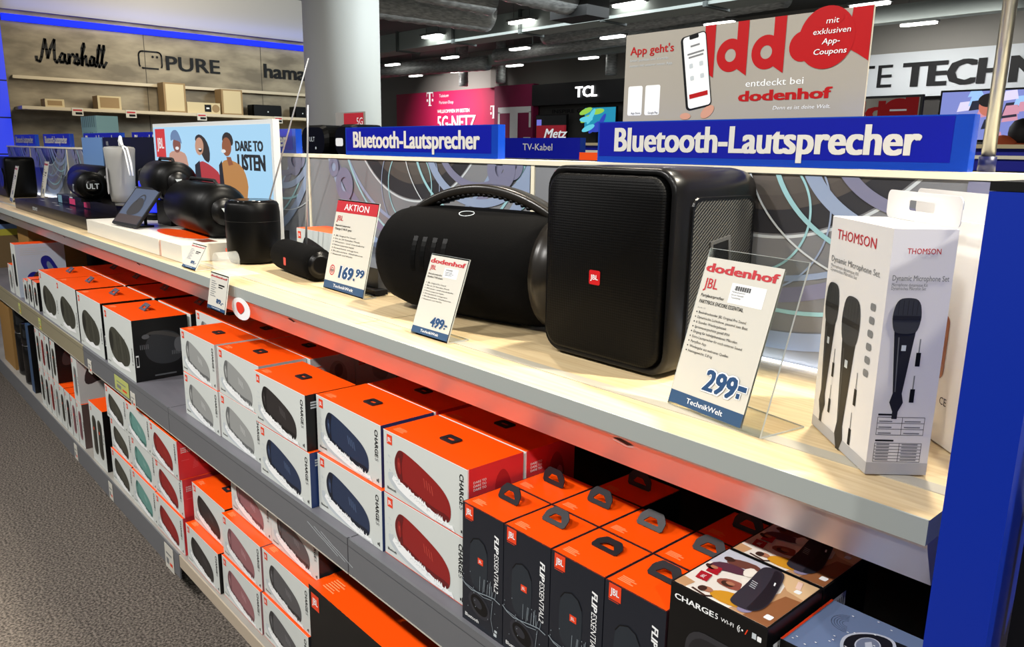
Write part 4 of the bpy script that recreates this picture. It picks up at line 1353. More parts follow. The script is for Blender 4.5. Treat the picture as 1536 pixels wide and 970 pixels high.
# cartons with the party picture on top
def wifi_carton():
    W, D, H = 0.131, 0.1245, 0.255
    mb = MB().box(0, 0, 0, W, D, H, black, left=orange)
    t = Face(mb, (W, 0, H), (0, 1, 0), (-1, 0, 0))
    tan, cream, brown = M('print_tan', (196, 152, 110), 0.35), M('print_cream', (232, 226, 216), 0.35), M('print_brown', (150, 96, 60), 0.35)
    Q = lambda pts: [(x * D, y * W) for x, y in pts]
    t.poly(Q([(.02, .02), (.98, .02), (.98, .98), (.02, .98)]), cream, 1)
    t.poly(Q([(.02, .02), (.98, .02), (.98, .30), (.62, .22), (.02, .40)]), tan, 2)
    t.poly(Q([(.02, .02), (.62, .02), (.60, .16), (.02, .26)]), brown, 3)
    t.poly(Q([(.66, .02), (.98, .02), (.98, .46), (.7, .2)]), M('print_sand', (224, 190, 146), 0.35), 3)
    t.poly(Q([(.62, .98), (.62, .70), (.98, .48), (.98, .98)]), M('print_sky', (196, 200, 212), 0.35), 2)
    t.poly(Q([(.02, .98), (.02, .86), (.16, .84), (.18, .98)]), tan, 2)
    mustard, purple, dkbrown, sk, coral = M('print_mustard', (212, 150, 40), 0.35), M('print_plum', (86, 50, 66), 0.35), M('print_dark_brown', (64, 40, 34), 0.35), M('print_face', (178, 120, 92), 0.35), M('print_coral', (150, 84, 70), 0.35)
    t.poly(Q(smooth_loop([(.06, .62), (.14, .66), (.24, .58), (.28, .44), (.22, .30), (.10, .30), (.04, .46)], 1)), mustard, 4)
    t.poly(Q(smooth_loop([(.04, .34), (.14, .36), (.22, .32), (.24, .24), (.12, .22), (.05, .26)], 1)), M('print_lavender', (150, 140, 170), 0.35), 5)
    t.oval(.13 * D, .69 * W, .045 * D, .055 * W, sk, 6)
    t.oval(.11 * D, .73 * W, .05 * D, .04 * W, dkbrown, 7)
    t.line(Q([(.05, .80), (.02, .64), (.06, .60)]), .003, dkbrown, 5)
    t.poly(Q(smooth_loop([(.30, .70), (.38, .74), (.46, .66), (.48, .52), (.40, .46), (.30, .52)], 1)), coral, 5)
    t.poly(Q(smooth_loop([(.34, .48), (.46, .52), (.56, .60), (.60, .52), (.46, .42)], 1)), M('print_ivory', (240, 234, 222), 0.35), 6)
    t.oval(.36 * D, .62 * W, .05 * D, .06 * W, dkbrown, 7)
    t.oval(.38 * D, .60 * W, .03 * D, .045 * W, sk, 8)
    t.poly(Q(smooth_loop([(.48, .90), (.58, .95), (.70, .88), (.74, .70), (.68, .56), (.60, .62), (.56, .76)], 1)), purple, 5)
    t.poly(Q(smooth_loop([(.46, .86), (.50, .96), (.56, .96), (.55, .84)], 1)), dkbrown, 6)
    t.oval(.53 * D, .87 * W, .028 * D, .04 * W, sk, 7)
    t.poly(Q(smooth_loop([(.70, .84), (.80, .88), (.88, .76), (.90, .58), (.80, .54), (.74, .66)], 1)), M('print_umber', (110, 66, 56), 0.35), 4)
    t.oval(.79 * D, .86 * W, .045 * D, .055 * W, dkbrown, 6)
    t.poly(Q(smooth_loop([(.60, .60), (.72, .66), (.82, .62), (.78, .54), (.66, .52)], 1)), M('print_ivory', (240, 234, 222), 0.35), 6)
    for i, (x_, y_) in enumerate(((.24, .80), (.42, .80))):
        t.poly(Q([(x_, y_ - .03), (x_ + .15, y_), (x_ + .14, y_ + .12), (x_ - .01, y_ + .09)]), M('print_crimson2', (170, 24, 40), 0.4), 6)
    t.text('JBL', .265 * D, .83 * W, .005, splash, 7, width=.0095)
    gs, gd = M('print_slate', (52, 50, 60), 0.35), M('print_slate_dark', (32, 30, 38), 0.35)
    sp_ = [(.09, .30), (.09, .42), (.16, .47), (.50, .50), (.84, .56), (.95, .54), (.97, .40), (.92, .33), (.60, .24), (.30, .17), (.13, .20)]
    t.poly(Q(smooth_loop(sp_, 2)), gs, 9)
    t.poly(Q(smooth_loop([(.10, .28), (.2, .29), (.5, .33), (.8, .40), (.95, .46), (.92, .35), (.60, .25), (.30, .18), (.14, .21)], 2)), gd, 10)
    for i in range(4):
        t.line(Q([(.47 + .035 * i, .40 + .01 * i), (.48 + .035 * i, .46 + .01 * i)]), .0012, splash2, 11)
    t.poly(Q([(.66, .30), (.72, .32), (.72, .335), (.66, .315)]), splash, 11)
    t.rrect(.12 * D, .05 * W, .2 * D, .12 * W, .002, splash, 5)
    t.rrect(.72 * D, .09 * W, .79 * D, .15 * W, .002, splash, 5)
    t.poly(Q([(.80, .12), (.94, .16), (.94, .21), (.80, .17)]), M('print_blush', (238, 206, 190), 0.35), 5)
    f = front(mb, 0, 0, 0)
    f.text('CHARGE', W * .05, H * .925, 0.0075, splash, 2, width=0.056, bold=0.03)
    f.text('5', W * .05 + 0.0575, H * .925, 0.0075, splash, 2)
    f.text('WI-FI', W * .05 + 0.0655, H * .927, 0.005, splash, 2, width=0.017)
    for i in range(2):
        f.ring(W * .76, H * .935, 0.003 + i * .002, 0.0038 + i * .002, splash, 2, 10, None, PI * .7, PI * 1.3)
    f.oval(W * .765, H * .935, .0012, .0012, splash)
    f.poly([(W * .79, H * .922), (W * .80, H * .922), (W * .82, H * .95), (W * .81, H * .95)], redlogo)
    f.rect(W * .86, H * .922, W * .90, H * .95, splash2)
    f.rrect(W * .91, H * .92, W * .95, H * .945, .001, splash)
    f.poly(rr2(W * .2, H * .25, W * .85, H * .82, W * .2), M('print_coal', (46, 46, 50), 0.35), 2)
    f.poly(rr2(W * .24, H * .3, W * .81, H * .79, W * .18), M('print_coal2', (30, 30, 33), 0.35), 3)
    s = rightf(mb, W, 0, 0)
    s.rect(D * .12, H * .80, D * .5, H * .90, splash)
    for i in range(8):
        s.rect(D * (.16 + .04 * i), H * .82, D * (.175 + .04 * i), H * .88, ink, 2)
    s.rect(D * .12, H * .80, D * .5, H * .815, M('print_pink', (200, 140, 160), 0.4), 2)
    return mb.build('picture_carton')


WF = wifi_carton()
put(WF, 'wf', (-0.5085, 0.7275, ZM), 'front black carton with colourful party picture on its top', 'box', 'cartons with party picture tops')
put(WF, 'wf', (-0.5075, 0.8545, ZM), 'rear black carton with party picture top, half under the worktop', 'box', 'cartons with party picture tops')
W, D, H = 0.145, 0.12, 0.238
mb = MB().box(0, 0, 0, W, D, H, black, top=M('carton_slate_blue', (104, 122, 156), 0.3))
t = topf(mb, 0, 0, H)
t.rect(0, 0, 0.003, D, redlogo)
sil, dks, lens = M('print_silver', (186, 192, 206), 0.3), M('print_jet', (26, 28, 36), 0.3), M('print_lens', (112, 122, 146), 0.3)
t.poly([(x * W, y * D) for x, y in smooth_loop([(.34, .30), (.30, .52), (.42, .74), (.58, .80), (.66, .66), (.64, .44), (.52, .28), (.42, .24)], 2)], sil, 2)
t.poly([(x * W, y * D) for x, y in smooth_loop([(.36, .32), (.325, .52), (.43, .71), (.57, .765), (.635, .65), (.62, .45), (.51, .30), (.43, .27)], 2)], dks, 3)
t.poly([(x * W, y * D) for x, y in smooth_loop([(.58, .80), (.66, .66), (.64, .44), (.56, .3), (.98, .05), (.98, .7)], 1)], dks, 2)
t.oval(W * .49, D * .50, W * .085, D * .15, sil, 4)
t.oval(W * .49, D * .50, W * .075, D * .135, lens, 5)
t.poly([(W * .46, D * .52), (W * .49, D * .58), (W * .53, D * .5), (W * .49, D * .45)], sil, 6)
for i in range(5):
    t.ring(W * .26, D * .7, .006 + i * .003, .0064 + i * .003, dks, 2, 14, None, PI * .6, PI * 1.6)
rnd = random.Random(2)
for i in range(16):
    t.oval(W * (.05 + .5 * rnd.random()), D * (.05 + .9 * rnd.random()), .0014, .0008, splash, 6, 6)
jbl(t, W * .84, D * .03, 0.012)
rightf(mb, W, 0, 0).rect(.02, .14, .08, .2, greytxt)
tag(mb.build('picture_carton', None, (-0.3725, 0.748, ZM + 0.0006)), 'carton with slate blue top showing a silver lens speaker, beside the blue end panel', 'box')

# big black carton at the bottom
W, D, H = 0.60, 0.34, 0.272
mb = MB().box(0, 0, 0, W, D, H, black, top=orange)
f = front(mb, 0, 0, 0)
jbl(f, 0.012, H - 0.055, 0.034)
f.poly([(x, z) for x, z in smooth_loop([(.14, .02), (.12, .1), (.17, .16), (.28, .17), (.42, .17), (.5, .12), (.5, .04), (.4, 0.02)], 2)], M('print_coal', (46, 46, 50), 0.35), 2)
f.rrect(.16, .165, .19, .18, .006, ink, 3)
t = topf(mb, 0, 0, H)
for i in range(6):
    t.rect(0.03, 0.02 + i * 0.007, 0.078 - 0.01 * (i % 2), 0.0235 + i * 0.007, lorange)
tag(mb.build('big_carton', None, (-1.5245, 0.748, ZB + 0.0006)), 'big black carton with orange top standing on the bottom shelf', 'box')

# goods at the far left end
brown = M('kraft_carton', (150, 112, 56), 0.7)
tag(MB().box(0, 0, 0, 0.32, 0.3, 0.36, brown).build('kraft_carton', None, (-5.36, 0.75, ZB + 0.0006)), 'brown kraft carton at the far left of the bottom shelf', 'box')
tag(MB().box(0, 0, 0, 0.3, 0.28, 0.3, brown).build('kraft_carton', None, (-5.30, 0.88, ZM + 0.0006)), 'brown kraft carton behind the tall pale blue carton', 'box')
vb = M('vase_black', (14, 14, 15), 0.15)
for i, (x_, y_, h, lab) in enumerate(((-4.93, 0.81, 0.37, 'tall glossy black round speaker, left of the black pair on the bottom shelf'), (-4.70, 0.80, 0.33, 'glossy black round speaker with silver rim, right of the black pair'))):
    r = tag(empty('round_speaker', (x_, y_, ZB + 0.0006)), lab, 'speaker')
    MB().lathe([(0.055, 0), (0.062, 0.01), (0.062, h * .62), (0.058, h * .66), (0.062, h * .7), (0.06, h)], vb, 24).build('body', r)
    MB().lathe([(0.0605, h * .64), (0.0615, h * .645), (0.0605, h * .655)], chrome, 24).build('rim', r)
tag(MB().box(0, 0, 0, 0.07, 0.22, 0.36, M('carton_denim', (50, 76, 110), 0.45), right=black).build('flat_carton', None, (-4.56, 0.74, ZB + 0.0006)), 'dark denim blue carton between the black round speakers and the slim cartons', 'box')
tag(MB().box(0, 0, 0, 0.12, 0.2, 0.34, black).build('flat_carton', None, (-4.465, 0.76, ZB + 0.0006)), 'flat black carton left of the slim upright cartons', 'box')
ys = M('stack_yellow', (190, 180, 60), 0.5)
for i, (z_, h, mt_, lab) in enumerate(((ZM, 0.2, M('stack_kraft', (120, 96, 60), 0.6), 'kraft carton at the foot of the far left stack'), (ZM + .201, 0.04, ys, 'flat yellow carton in the far left stack'), (ZM + .242, 0.03, M('stack_blue', (120, 150, 200), 0.4), 'flat pale blue carton in the far left stack'), (ZM + .273, 0.06, rubber, 'flat black carton on top of the far left stack'))):
    tag(MB().box(0, 0, 0, 0.55, 0.34, h, mt_).build('flat_carton', None, (-6.3, 0.76 + 0.004 * i, z_ + 0.0006)), lab, 'box')


# ------------------------------------------------------------------ things on the worktop
# big party speaker
def rrxz(hw, hh, r, cx=0, cz=0, n=6):
    return [(cx + x, cz + z) for x, z in rr2(-hw, -hh, hw, hh, r, n)]


grille_m = M('perforated_grille', (3, 3, 3), 0.5, spec=0.12)
n_, l_, b_ = nodes(grille_m)
g_ = n_.new('ShaderNodeTexCoord')
mp = n_.new('ShaderNodeMapping')
mp.inputs['Scale'].default_value = (1, 0.02, 1)
l_.new(g_.outputs['Object'], mp.inputs[0])
v_ = n_.new('ShaderNodeTexVoronoi')
v_.inputs['Scale'].default_value = 230
v_.inputs['Randomness'].default_value = 0.0
l_.new(mp.outputs[0], v_.inputs['Vector'])
bp = n_.new('ShaderNodeBump')
bp.inputs['Strength'].default_value = 0.6
bp.inputs['Distance'].default_value = 0.001
l_.new(v_.outputs['Distance'], bp.inputs['Height'])
l_.new(bp.outputs[0], b_.inputs['Normal'])
stripe_m = M('striped_grille', (30, 30, 30), 0.5)
n_, l_, b_ = nodes(stripe_m)
g_ = n_.new('ShaderNodeTexCoord')
mp = n_.new('ShaderNodeMapping')
mp.inputs['Rotation'].default_value = (math.radians(-38), 0, 0)
l_.new(g_.outputs['Object'], mp.inputs[0])
wv = n_.new('ShaderNodeTexWave')
wv.bands_direction = 'Z'
wv.inputs['Scale'].default_value = 62
l_.new(mp.outputs[0], wv.inputs['Vector'])
cr = n_.new('ShaderNodeValToRGB')
cr.color_ramp.elements[0].color = lin((9, 9, 9))
cr.color_ramp.elements[1].color = lin((92, 91, 86))
cr.color_ramp.elements[0].position = 0.55
cr.color_ramp.elements[1].position = 0.85
l_.new(wv.outputs['Color'], cr.inputs[0])
l_.new(cr.outputs[0], b_.inputs['Base Color'])

pbx = tag(empty('party_speaker', (-0.845, 0.955, ZT + 0.001)), 'large cube-shaped black party speaker with small red logo', 'speaker')
hw, hh = 0.139, 0.165
prof = [(0.012, 0.125, 0.151, 0.03), (0.003, 0.131, 0.157, 0.034), (0.012, 0.1365, 0.1625, 0.036), (0.04, 0.137, 0.163, 0.036), (0.20, 0.137, 0.163, 0.036), (0.232, 0.133, 0.159, 0.036), (0.24, 0.122, 0.148, 0.03)]
mb = MB().rings([[(x, y, z) for x, z in rrxz(a, b, r_, 0, hh)] for y, a, b, r_ in prof], satin)
mb.build('housing', pbx)
mb = MB().rings([[(x, y, z) for x, z in rrxz(a, b, 0.03, 0, hh)] for y, a, b in ((0.012, 0.1245, 0.1505), (-0.002, 0.1235, 0.1495), (-0.006, 0.118, 0.144))], grille_m)
bpl_grille = mb.build('front_grille', pbx)
mb = MB()
f = front(mb, -0.008, -0.0062, 0.148, 0.0006)
f.rrect(-0.012, -0.012, 0.012, 0.012, 0.003, M('badge_red', (190, 22, 26), 0.35), 1)
f.text('JBL', -0.0085, -0.0035, 0.0085, splash, 2, width=0.017, bold=0.02)
mb.build('logo_badge', bpl_grille)
mb = MB().rings([[(0.1372 + dx, y, z) for y, z in rr2(0.045 + i, 0.03 + i, 0.222 - i, 0.285 - i, 0.02)] for dx, i in ((0.0, 0.0), (0.003, 0.001), (0.003, 0.005))], satin, smooth=False, cap=False)
mb.rings([[(0.1372 + dx, y, z) for y, z in rr2(0.05, 0.035, 0.217, 0.28, 0.018)] for dx in (0.0, 0.0012)], stripe_m, smooth=False)
side_g = mb.build('side_grille', pbx)
hp = [(0.105, 0.165), (0.16, 0.172), (0.152, 0.222), (0.098, 0.214)]
mb = MB()
mtx = Matrix(((0, 0, 1, 0.1388), (1, 0, 0, 0), (0, 1, 0, 0), (0, 0, 0, 1)))
cxh, cyh = sum(p[0] for p in hp) / 4, sum(p[1] for p in hp) / 4
mb.plate(hp, 0, 0.0022, M('emblem_grey', (72, 72, 72), 0.4), mtx, [(cxh + (x - cxh) * .78, cyh + (y - cyh) * .76) for x, y in hp])
mb.plate([(cxh + (x - cxh) * .76, cyh + (y - cyh) * .74) for x, y in hp], 0, 0.0008, rubber, mtx)
mb.build('side_emblem', side_g)
mb = MB().rings([[(x, y, z) for x, y in rr2(-a, 0.05 + b, a, 0.2 - b, 0.03)] for a, b, z in ((0.085, 0.0, 0.3262), (0.083, 0.002, 0.3285), (0.07, 0.012, 0.329))], M('top_satin', (38, 33, 28), 0.3, spec=0.5), smooth=False)
mb.build('top_control_panel', pbx)
MB().box(-0.10, 0.03, -0.0008, 0.10, 0.05, 0.004, rubber).box(-0.10, 0.18, -0.0008, 0.10, 0.20, 0.004, rubber).build('rubber_feet', pbx)

# barrel boombox
bb = tag(empty('boombox_speaker', (-1.272, 1.05, ZT + 0.001), math.radians(11)), 'large black barrel boombox with arched carry handle', 'speaker')
prof = [(-0.252, 0.0), (-0.251, 0.055), (-0.240, 0.088), (-0.215, 0.110), (-0.17, 0.121), (-0.08, 0.124), (0.08, 0.124), (0.16, 0.122), (0.20, 0.116)]
CZ = 0.116


def ovalring(x, r, n=36, fy=0.88, fz=0.94):
    return [(x, r * fy * math.cos(t), CZ + r * fz * math.sin(t)) for t in (2 * PI * i / n for i in range(n))]


cloth = noise_mat('speaker_cloth', (3, 3, 3), (6, 5, 5), 900, rough=0.9, bump=0.2, detail=1)
cloth.node_tree.nodes['Principled BSDF'].inputs['Specular IOR Level'].default_value = 0.1
MB().rings([ovalring(x, max(r_, 0.002)) for x, r_ in prof], cloth).build('body', bb)
bb_body = bpl_last = bb.children[-1]
MB().rings([ovalring(x, r_) for x, r_ in ((0.200, 0.117), (0.215, 0.1165), (0.235, 0.106), (0.248, 0.092), (0.25, 0.07))], bronze).build('end_ring', bb)
MB().rings([ovalring(x, r_) for x, r_ in ((0.2505, 0.066), (0.257, 0.06), (0.259, 0.03))], rubber).build('bass_membrane', bb)
hs = []
for i in range(25):
    t = i / 24
    x = -0.185 + 0.40 * t
    z = 0.207 + 0.064 * math.sin(PI * min(1, max(0, t))) ** 0.75
    hs.append([(x, y, z + dz) for y, dz in rr2(-0.021, -0.011, 0.021, 0.011, 0.008, 3)])
MB().rings(hs, bronze).build('carry_handle', bb)
mb = MB()
for i in range(18):
    t = 0.2 + 0.6 * i / 17
    x = -0.185 + 0.40 * t
    z = 0.207 + 0.064 * math.sin(PI * t) ** 0.75 - 0.011
    mb.lathe([(0.004, -0.018), (0.004, 0.018)], rubber, 8, (x, 0, z), 'y')
mb.build('grip_ribs', bb)
MB().lathe([(0.03, 0.19), (0.03, 0.218), (0.022, 0.226)], bronze, 16, (-0.175, 0, 0)).lathe([(0.03, 0.17), (0.03, 0.214), (0.022, 0.222)], bronze, 16, (0.2, 0, 0)).build('handle_mounts', bb)
mb = MB()
for i, (dx, hgt) in enumerate(((0, 0.05), (0.026, 0.05), (0.054, 0.05), (0.082, 0.05))):
    for q in range(7):
        a0, a1 = -PI + 0.12 - 0.09 * q, -PI + 0.12 - 0.09 * (q + 1)
        pts = []
        for x, a in ((-0.10 + dx, a0), (-0.10 + dx + 0.012, a0), (-0.10 + dx + 0.012, a1), (-0.10 + dx, a1)):
            pts.append((x, 0.1248 * 0.88 * math.cos(a), CZ + 0.1248 * 0.94 * math.sin(a)))
        mb.add(pts, [(0, 1, 2, 3)], plastic)
mb.build('raised_lettering', bb_body)
mb = MB()
for ring_r in (0.016,):
    pts = []
    for i in range(24):
        a = 2 * PI * i / 24
        yy = -0.045 + 0.009 * math.sin(a)
        zz = CZ + 0.1245 * 0.94 * math.sqrt(max(0, 1 - (yy / (0.1245 * 0.88)) ** 2))
        pts.append((0.0 + ring_r * 1.2 * math.cos(a), yy, zz))
    mb.tube(pts + pts[:1], 0.0008, splash2, 5)
mb.build('button_ring', bb_body)
MB().box(-0.12, -0.02, -0.0008, 0.12, 0.02, 0.004, rubber).build('rubber_foot', bb)
cb = MB().tube([(-1.60, 0.985, ZT + 0.003), (-1.66, 0.99, ZT + 0.003), (-1.72, 1.02, ZT + 0.003), (-1.76, 1.06, ZT + 0.003)], 0.0022, rubber, 6)
tag(cb.build('cable'), 'thin black cable on the worktop between AKTION card and boombox', 'cable')
mb = MB().box(0, 0, 0, 0.25, 0.16, 0.06, M('charcoal_box', (62, 64, 68), 0.4), top=M('charcoal_lid', (80, 84, 88), 0.3))
tag(mb.build('flat_carton', None, (-1.88, 1.03, ZT + 0.0025), (0, 0, -0.04)), 'flat charcoal box lying left of the boombox', 'box')
mb = MB().box(0, 0, 0, 0.2, 0.035, 0.012, rubber)
tag(mb.build('tablet', None, (-1.80, 0.993, ZT + 0.0025)), 'flat black tablet lying behind the AKTION card', 'tablet')
mb = MB().box(0, 0, 0, 0.25, 0.10, 0.115, SIDE['camo'], front=white, top=orange)
f = front(mb, 0, 0, 0)
jbl(f, 0.008, 0.085, 0.018)
capsule_print(f, 0.25, 0.115, 'black')
tag(mb.build('display_carton', None, (-2.165, 1.075, ZT + 0.0025)), 'orange-topped white carton half hidden behind the AKTION card', 'box')

# small round tower speaker
cy = tag(empty('cylinder_speaker', (-2.335, 1.015, ZT + 0.001)), 'upright black cylinder speaker with glossy top and red logo', 'speaker')
MB().lathe([(0.05, 0), (0.074, 0.004), (0.080, 0.02), (0.0815, 0.10), (0.0815, 0.155), (0.079, 0.178), (0.074, 0.186)], plastic, 40).build('body', cy)
MB().lathe([(0.072, 0.1862), (0.06, 0.192), (0.03, 0.189), (0.004, 0.1885)], M('gloss_black', (8, 8, 9), 0.12), 32).build('glossy_top', cy)
MB().lathe([(0.082, 0.128), (0.0822, 0.1285), (0.082, 0.129)], satin, 40).build('seam_ring', cy)
mb = MB()
front(mb, -0.045, -0.0705, 0.03, 0.0005).rrect(-0.005, 0, 0.005, 0.012, 0.002, redlogo, 1)
mb.build('logo_badge', cy)

# portable radio with aerial
rd = tag(empty('portable_radio', (-2.005, 1.005, ZT + 0.001), math.radians(-6)), 'small black capsule radio with raised telescopic aerial', 'radio')
MB().lathe([(0.002, -0.142), (0.03, -0.141), (0.041, -0.134), (0.0445, -0.12), (0.0445, 0.12), (0.041, 0.134), (0.03, 0.141), (0.002, 0.142)], cloth, 28, (0, 0, 0.0455), 'x').build('body', rd)
MB().lathe([(0.036, -0.144), (0.02, -0.145)], satin, 24, (0, 0, 0.0455), 'x').build('end_cap', rd)
MB().lathe([(0.02, 0.1445), (0.036, 0.1435)], satin, 24, (0, 0, 0.0455), 'x').build('end_cap', rd)
mb = MB()
front(mb, -0.005, -0.0446, 0.04, 0.0004).rrect(-0.010, -0.01, 0.008, 0.012, 0.003, M('badge_red', (190, 22, 26), 0.35), 1)
mb.build('logo_badge', rd)
MB().tube([(-0.035, 0.03, 0.08), (-0.012, 0.028, 0.2), (0.022, 0.024, 0.36), (0.045, 0.02, 0.46)], [0.0035, 0.003, 0.0025, 0.002], aerial_m, 8).build('aerial', rd)
MB().box(-0.06, -0.01, -0.0008, 0.06, 0.01, 0.003, rubber).build('foot', rd)

pr2 = tag(empty('portable_radio', (-2.455, 1.085, ZT + 0.0015 + 0.0535)), 'small black radio behind the cylinder speaker with a long slanting aerial', 'radio')
MB().rings([[(x, y, z) for x, z in rrxz(0.028, 0.02, 0.006, 0, 0.02)] for y in (-0.014, 0.014)], plastic).build('body', pr2)
MB().tube([(0.012, 0.005, 0.039), (0.075, 0.008, 0.131), (0.20, 0.012, 0.314), (0.358, 0.015, 0.541)], [0.0036, 0.003, 0.0024, 0.0018], aerial_m, 8).build('aerial', pr2)

# bright advert screen
SCX0, SCX1, SCY = -3.555, -2.405, 1.128
sc = tag(empty('advert_screen', (SCX0, SCY, ZT + 0.001)), 'bright light blue advert screen reading DARE TO LISTEN', 'screen')
SW_, SH_ = SCX1 - SCX0, 0.437
MB().box(0, 0, 0, SW_, 0.022, SH_, M('screen_frame', (214, 216, 214), 0.4)).build('frame', sc)
mb = MB().box(0.012, -0.0025, 0.02, SW_ - 0.018, -0.0005, SH_ - 0.015, glow('advert_sky', (166, 212, 242), 1.0))
f = front(mb, 0.012, -0.0025, 0.02, 0.0006)
PW, PH = SW_ - 0.030, SH_ - 0.035
Q = lambda pts: [(x * PW, y * PH) for x, y in pts]
aw = glow('advert_white', (250, 250, 250), .8)
f.rect(PW * .02, PH * .70, PW * .125, PH * .985, glow('advert_red', (226, 48, 44), .8), 1)
f.text('JBL', PW * .035, PH * .79, PH * .11, aw, 2, width=PW * .075, bold=0.03)
ad = glow('advert_ink', (24, 32, 46), .4)
f.text('DARE TO', PW * .755, PH * .785, PH * .085, ad, 2, width=PW * .2, bold=0.07)
f.text('LISTEN', PW * .765, PH * .63, PH * .13, ad, 2, width=PW * .2, bold=0.07)
fs_ = [glow('advert_skin1', (150, 86, 66), .7), glow('advert_skin2', (226, 170, 140), .7), glow('advert_skin3', (168, 98, 60), .7)]
hat, hair, redc, navyc, och, peach = glow('advert_hat', (120, 150, 196), .7), glow('advert_hair', (44, 30, 30), .5), glow('advert_blouse', (206, 60, 70), .7), glow('advert_navy', (30, 34, 54), .5), glow('advert_ochre', (214, 150, 84), .7), glow('advert_peach', (224, 170, 146), .7)
# figure with hat
YF = lambda y: 0 if y < 0.02 else 1 - (1 - y) * .54
QF = lambda pts: [(x * PW, YF(y) * PH) for x, y in pts]
f.poly(QF(smooth_loop([(.14, .0), (.15, .5), (.20, .58), (.31, .56), (.34, .45), (.36, 0)], 1)), peach, 2)
f.oval(PW * .245, PH * YF(.68), PW * .04, PH * 0.076, fs_[0], 3)
f.poly(QF(smooth_loop([(.185, .74), (.19, .88), (.22, .95), (.26, .94), (.29, .80), (.30, .68), (.28, .74), (.21, .78)], 1)), hat, 4)
f.oval(PW * .25, PH * YF(.62), PW * .018, PH * 0.016, aw, 5)
# laughing figure in the middle
f.poly(QF(smooth_loop([(.42, .0), (.43, .34), (.47, .42), (.52, .38), (.58, .30), (.62, .22), (.64, .0)], 1)), redc, 3)
f.poly(QF([(.40, 0), (.41, .34), (.455, .42), (.48, 0)]), navyc, 4)
f.poly(QF(smooth_loop([(.42, .76), (.43, .84), (.47, .87), (.52, .78), (.55, .60), (.54, .38), (.50, .42), (.48, .5)], 1)), hair, 2)
f.oval(PW * .46, PH * YF(.66), PW * .038, PH * 0.081, fs_[1], 4, rot=.1)
f.oval(PW * .468, PH * YF(.6), PW * .016, PH * 0.019, hair, 5)
f.oval(PW * .468, PH * YF(.615), PW * .013, PH * 0.008, aw, 6)
# figure in ochre
f.poly(QF(smooth_loop([(.62, .0), (.63, .36), (.67, .46), (.74, .44), (.80, .36), (.83, .2), (.84, 0)], 1)), och, 3)
f.poly(QF([(.62, .0), (.62, .36), (.645, .44), (.68, 0)]), navyc, 4)
f.poly(QF(smooth_loop([(.655, .74), (.66, .84), (.69, .90), (.73, .86), (.745, .74), (.73, .66)], 1)), hair, 3)
f.oval(PW * .69, PH * YF(.66), PW * .037, PH * 0.081, fs_[2], 4)
f.oval(PW * .665, PH * YF(.59), PW * .018, PH * 0.016, aw, 5)
f.poly(QF([(.685, .5), (.72, .5), (.735, .38), (.70, .36)]), fs_[2], 5)
mb.build('screen', sc)
MB().box(0.02, 0.0225, 0, SW_ - 0.02, 0.05, 0.08, rubber).build('rear_stand', sc)

# white demonstration plinth
wpl = tag(empty('demo_plinth', (-3.5, 0.825, ZT + 0.0015)), 'long white demonstration plinth under the black speakers and tablet', 'plinth')
pw = M('plinth_white', (222, 218, 206), 0.35)
MB().box(0, 0, 0, 0.865, 0.285, 0.053, pw).build('long_block', wpl)
MB().box(0.885, 0, 0, 1.075, 0.285, 0.053, pw).build('short_block', wpl)
mb = MB().box(0.866, 0.004, 0, 0.884, 0.28, 0.05, M('plinth_gap_red', (206, 132, 104), 0.4))  # even reddish tone in the gap between the blocks
topf(mb, 0, 0, 0.05).oval(0.80, 0.15, 0.001, 0.001, pw)
mb.build('joint_insert', wpl)
mb = MB()
t = topf(mb, 0, 0, 0.053, 0.0004)
t.oval(0.74, 0.12, 0.2, 0.055, orange, 1)
t.rect(0.95, 0.08, 1.03, 0.13, M('tile_brown', (110, 50, 36), 0.4))
mb.build('top_graphics', wpl)
ZP = ZT + 0.0015 + 0.0535
tb = tag(empty('demo_tablet', (-3.083, 0.848, ZP), math.radians(5)), 'black framed tablet tilted on the white plinth showing a speaker picture', 'tablet')
ang = math.radians(-38)
RM = Matrix.Translation((0, 0.0, 0.008)) @ Matrix.Rotation(math.radians(52), 4, 'X')
mb = MB()
mb.plate(rr2(-0.115, 0, 0.115, 0.17, 0.008), -0.008, 0.0, rubber, RM)
mb.build('frame', tb)
mb = MB()
o_ = RM @ Vector((-0.106, 0.01, 0))
fsc = Face(mb, o_, RM.to_3x3() @ Vector((1, 0, 0)), RM.to_3x3() @ Vector((0, 1, 0)), 0.0006)
fsc.rect(0, 0, 0.212, 0.15, glow('tablet_slate', (92, 112, 146), 0.55), 1)
fsc.rect(0, 0, 0.212, 0.035, glow('tablet_brown', (86, 56, 48), 0.4), 2)
fsc.poly(smooth_loop([(.06, .03), (.055, .075), (.085, .11), (.13, .11), (.165, .08), (.16, .04)], 2), glow('tablet_dark', (26, 22, 26), 0.3), 3)
fsc.ring(.115, .09, .03, .036, glow('tablet_dark', (26, 22, 26), 0.3), 4, 20, None, 0, PI)
mb.build('screen', tb)
MB().box(-0.05, 0.02, 0, 0.05, 0.09, 0.006, rubber).tube([(0, 0.08, 0.004), (0, 0.08, 0.098)], 0.006, rubber, 8).build('stand', tb)

# glowing pulse speaker
ps = tag(empty('pulse_speaker', (-3.36, 1.058, ZP)), 'upright speaker glowing deep blue beside the black barrel speakers', 'speaker')
MB().lathe([(0.055, 0.03), (0.06, 0.035), (0.062, 0.15), (0.06, 0.155)], M('pulse_glow', (10, 40, 235), 0.3, emit=1.3), 28).build('light_body', ps)
MB().lathe([(0.06, 0.1555), (0.06, 0.195), (0.05, 0.205), (0.02, 0.206)], plastic, 28).build('grille_top', ps)
MB().lathe([(0.05, 0), (0.056, 0.003), (0.056, 0.0295)], plastic, 28).build('base', ps)


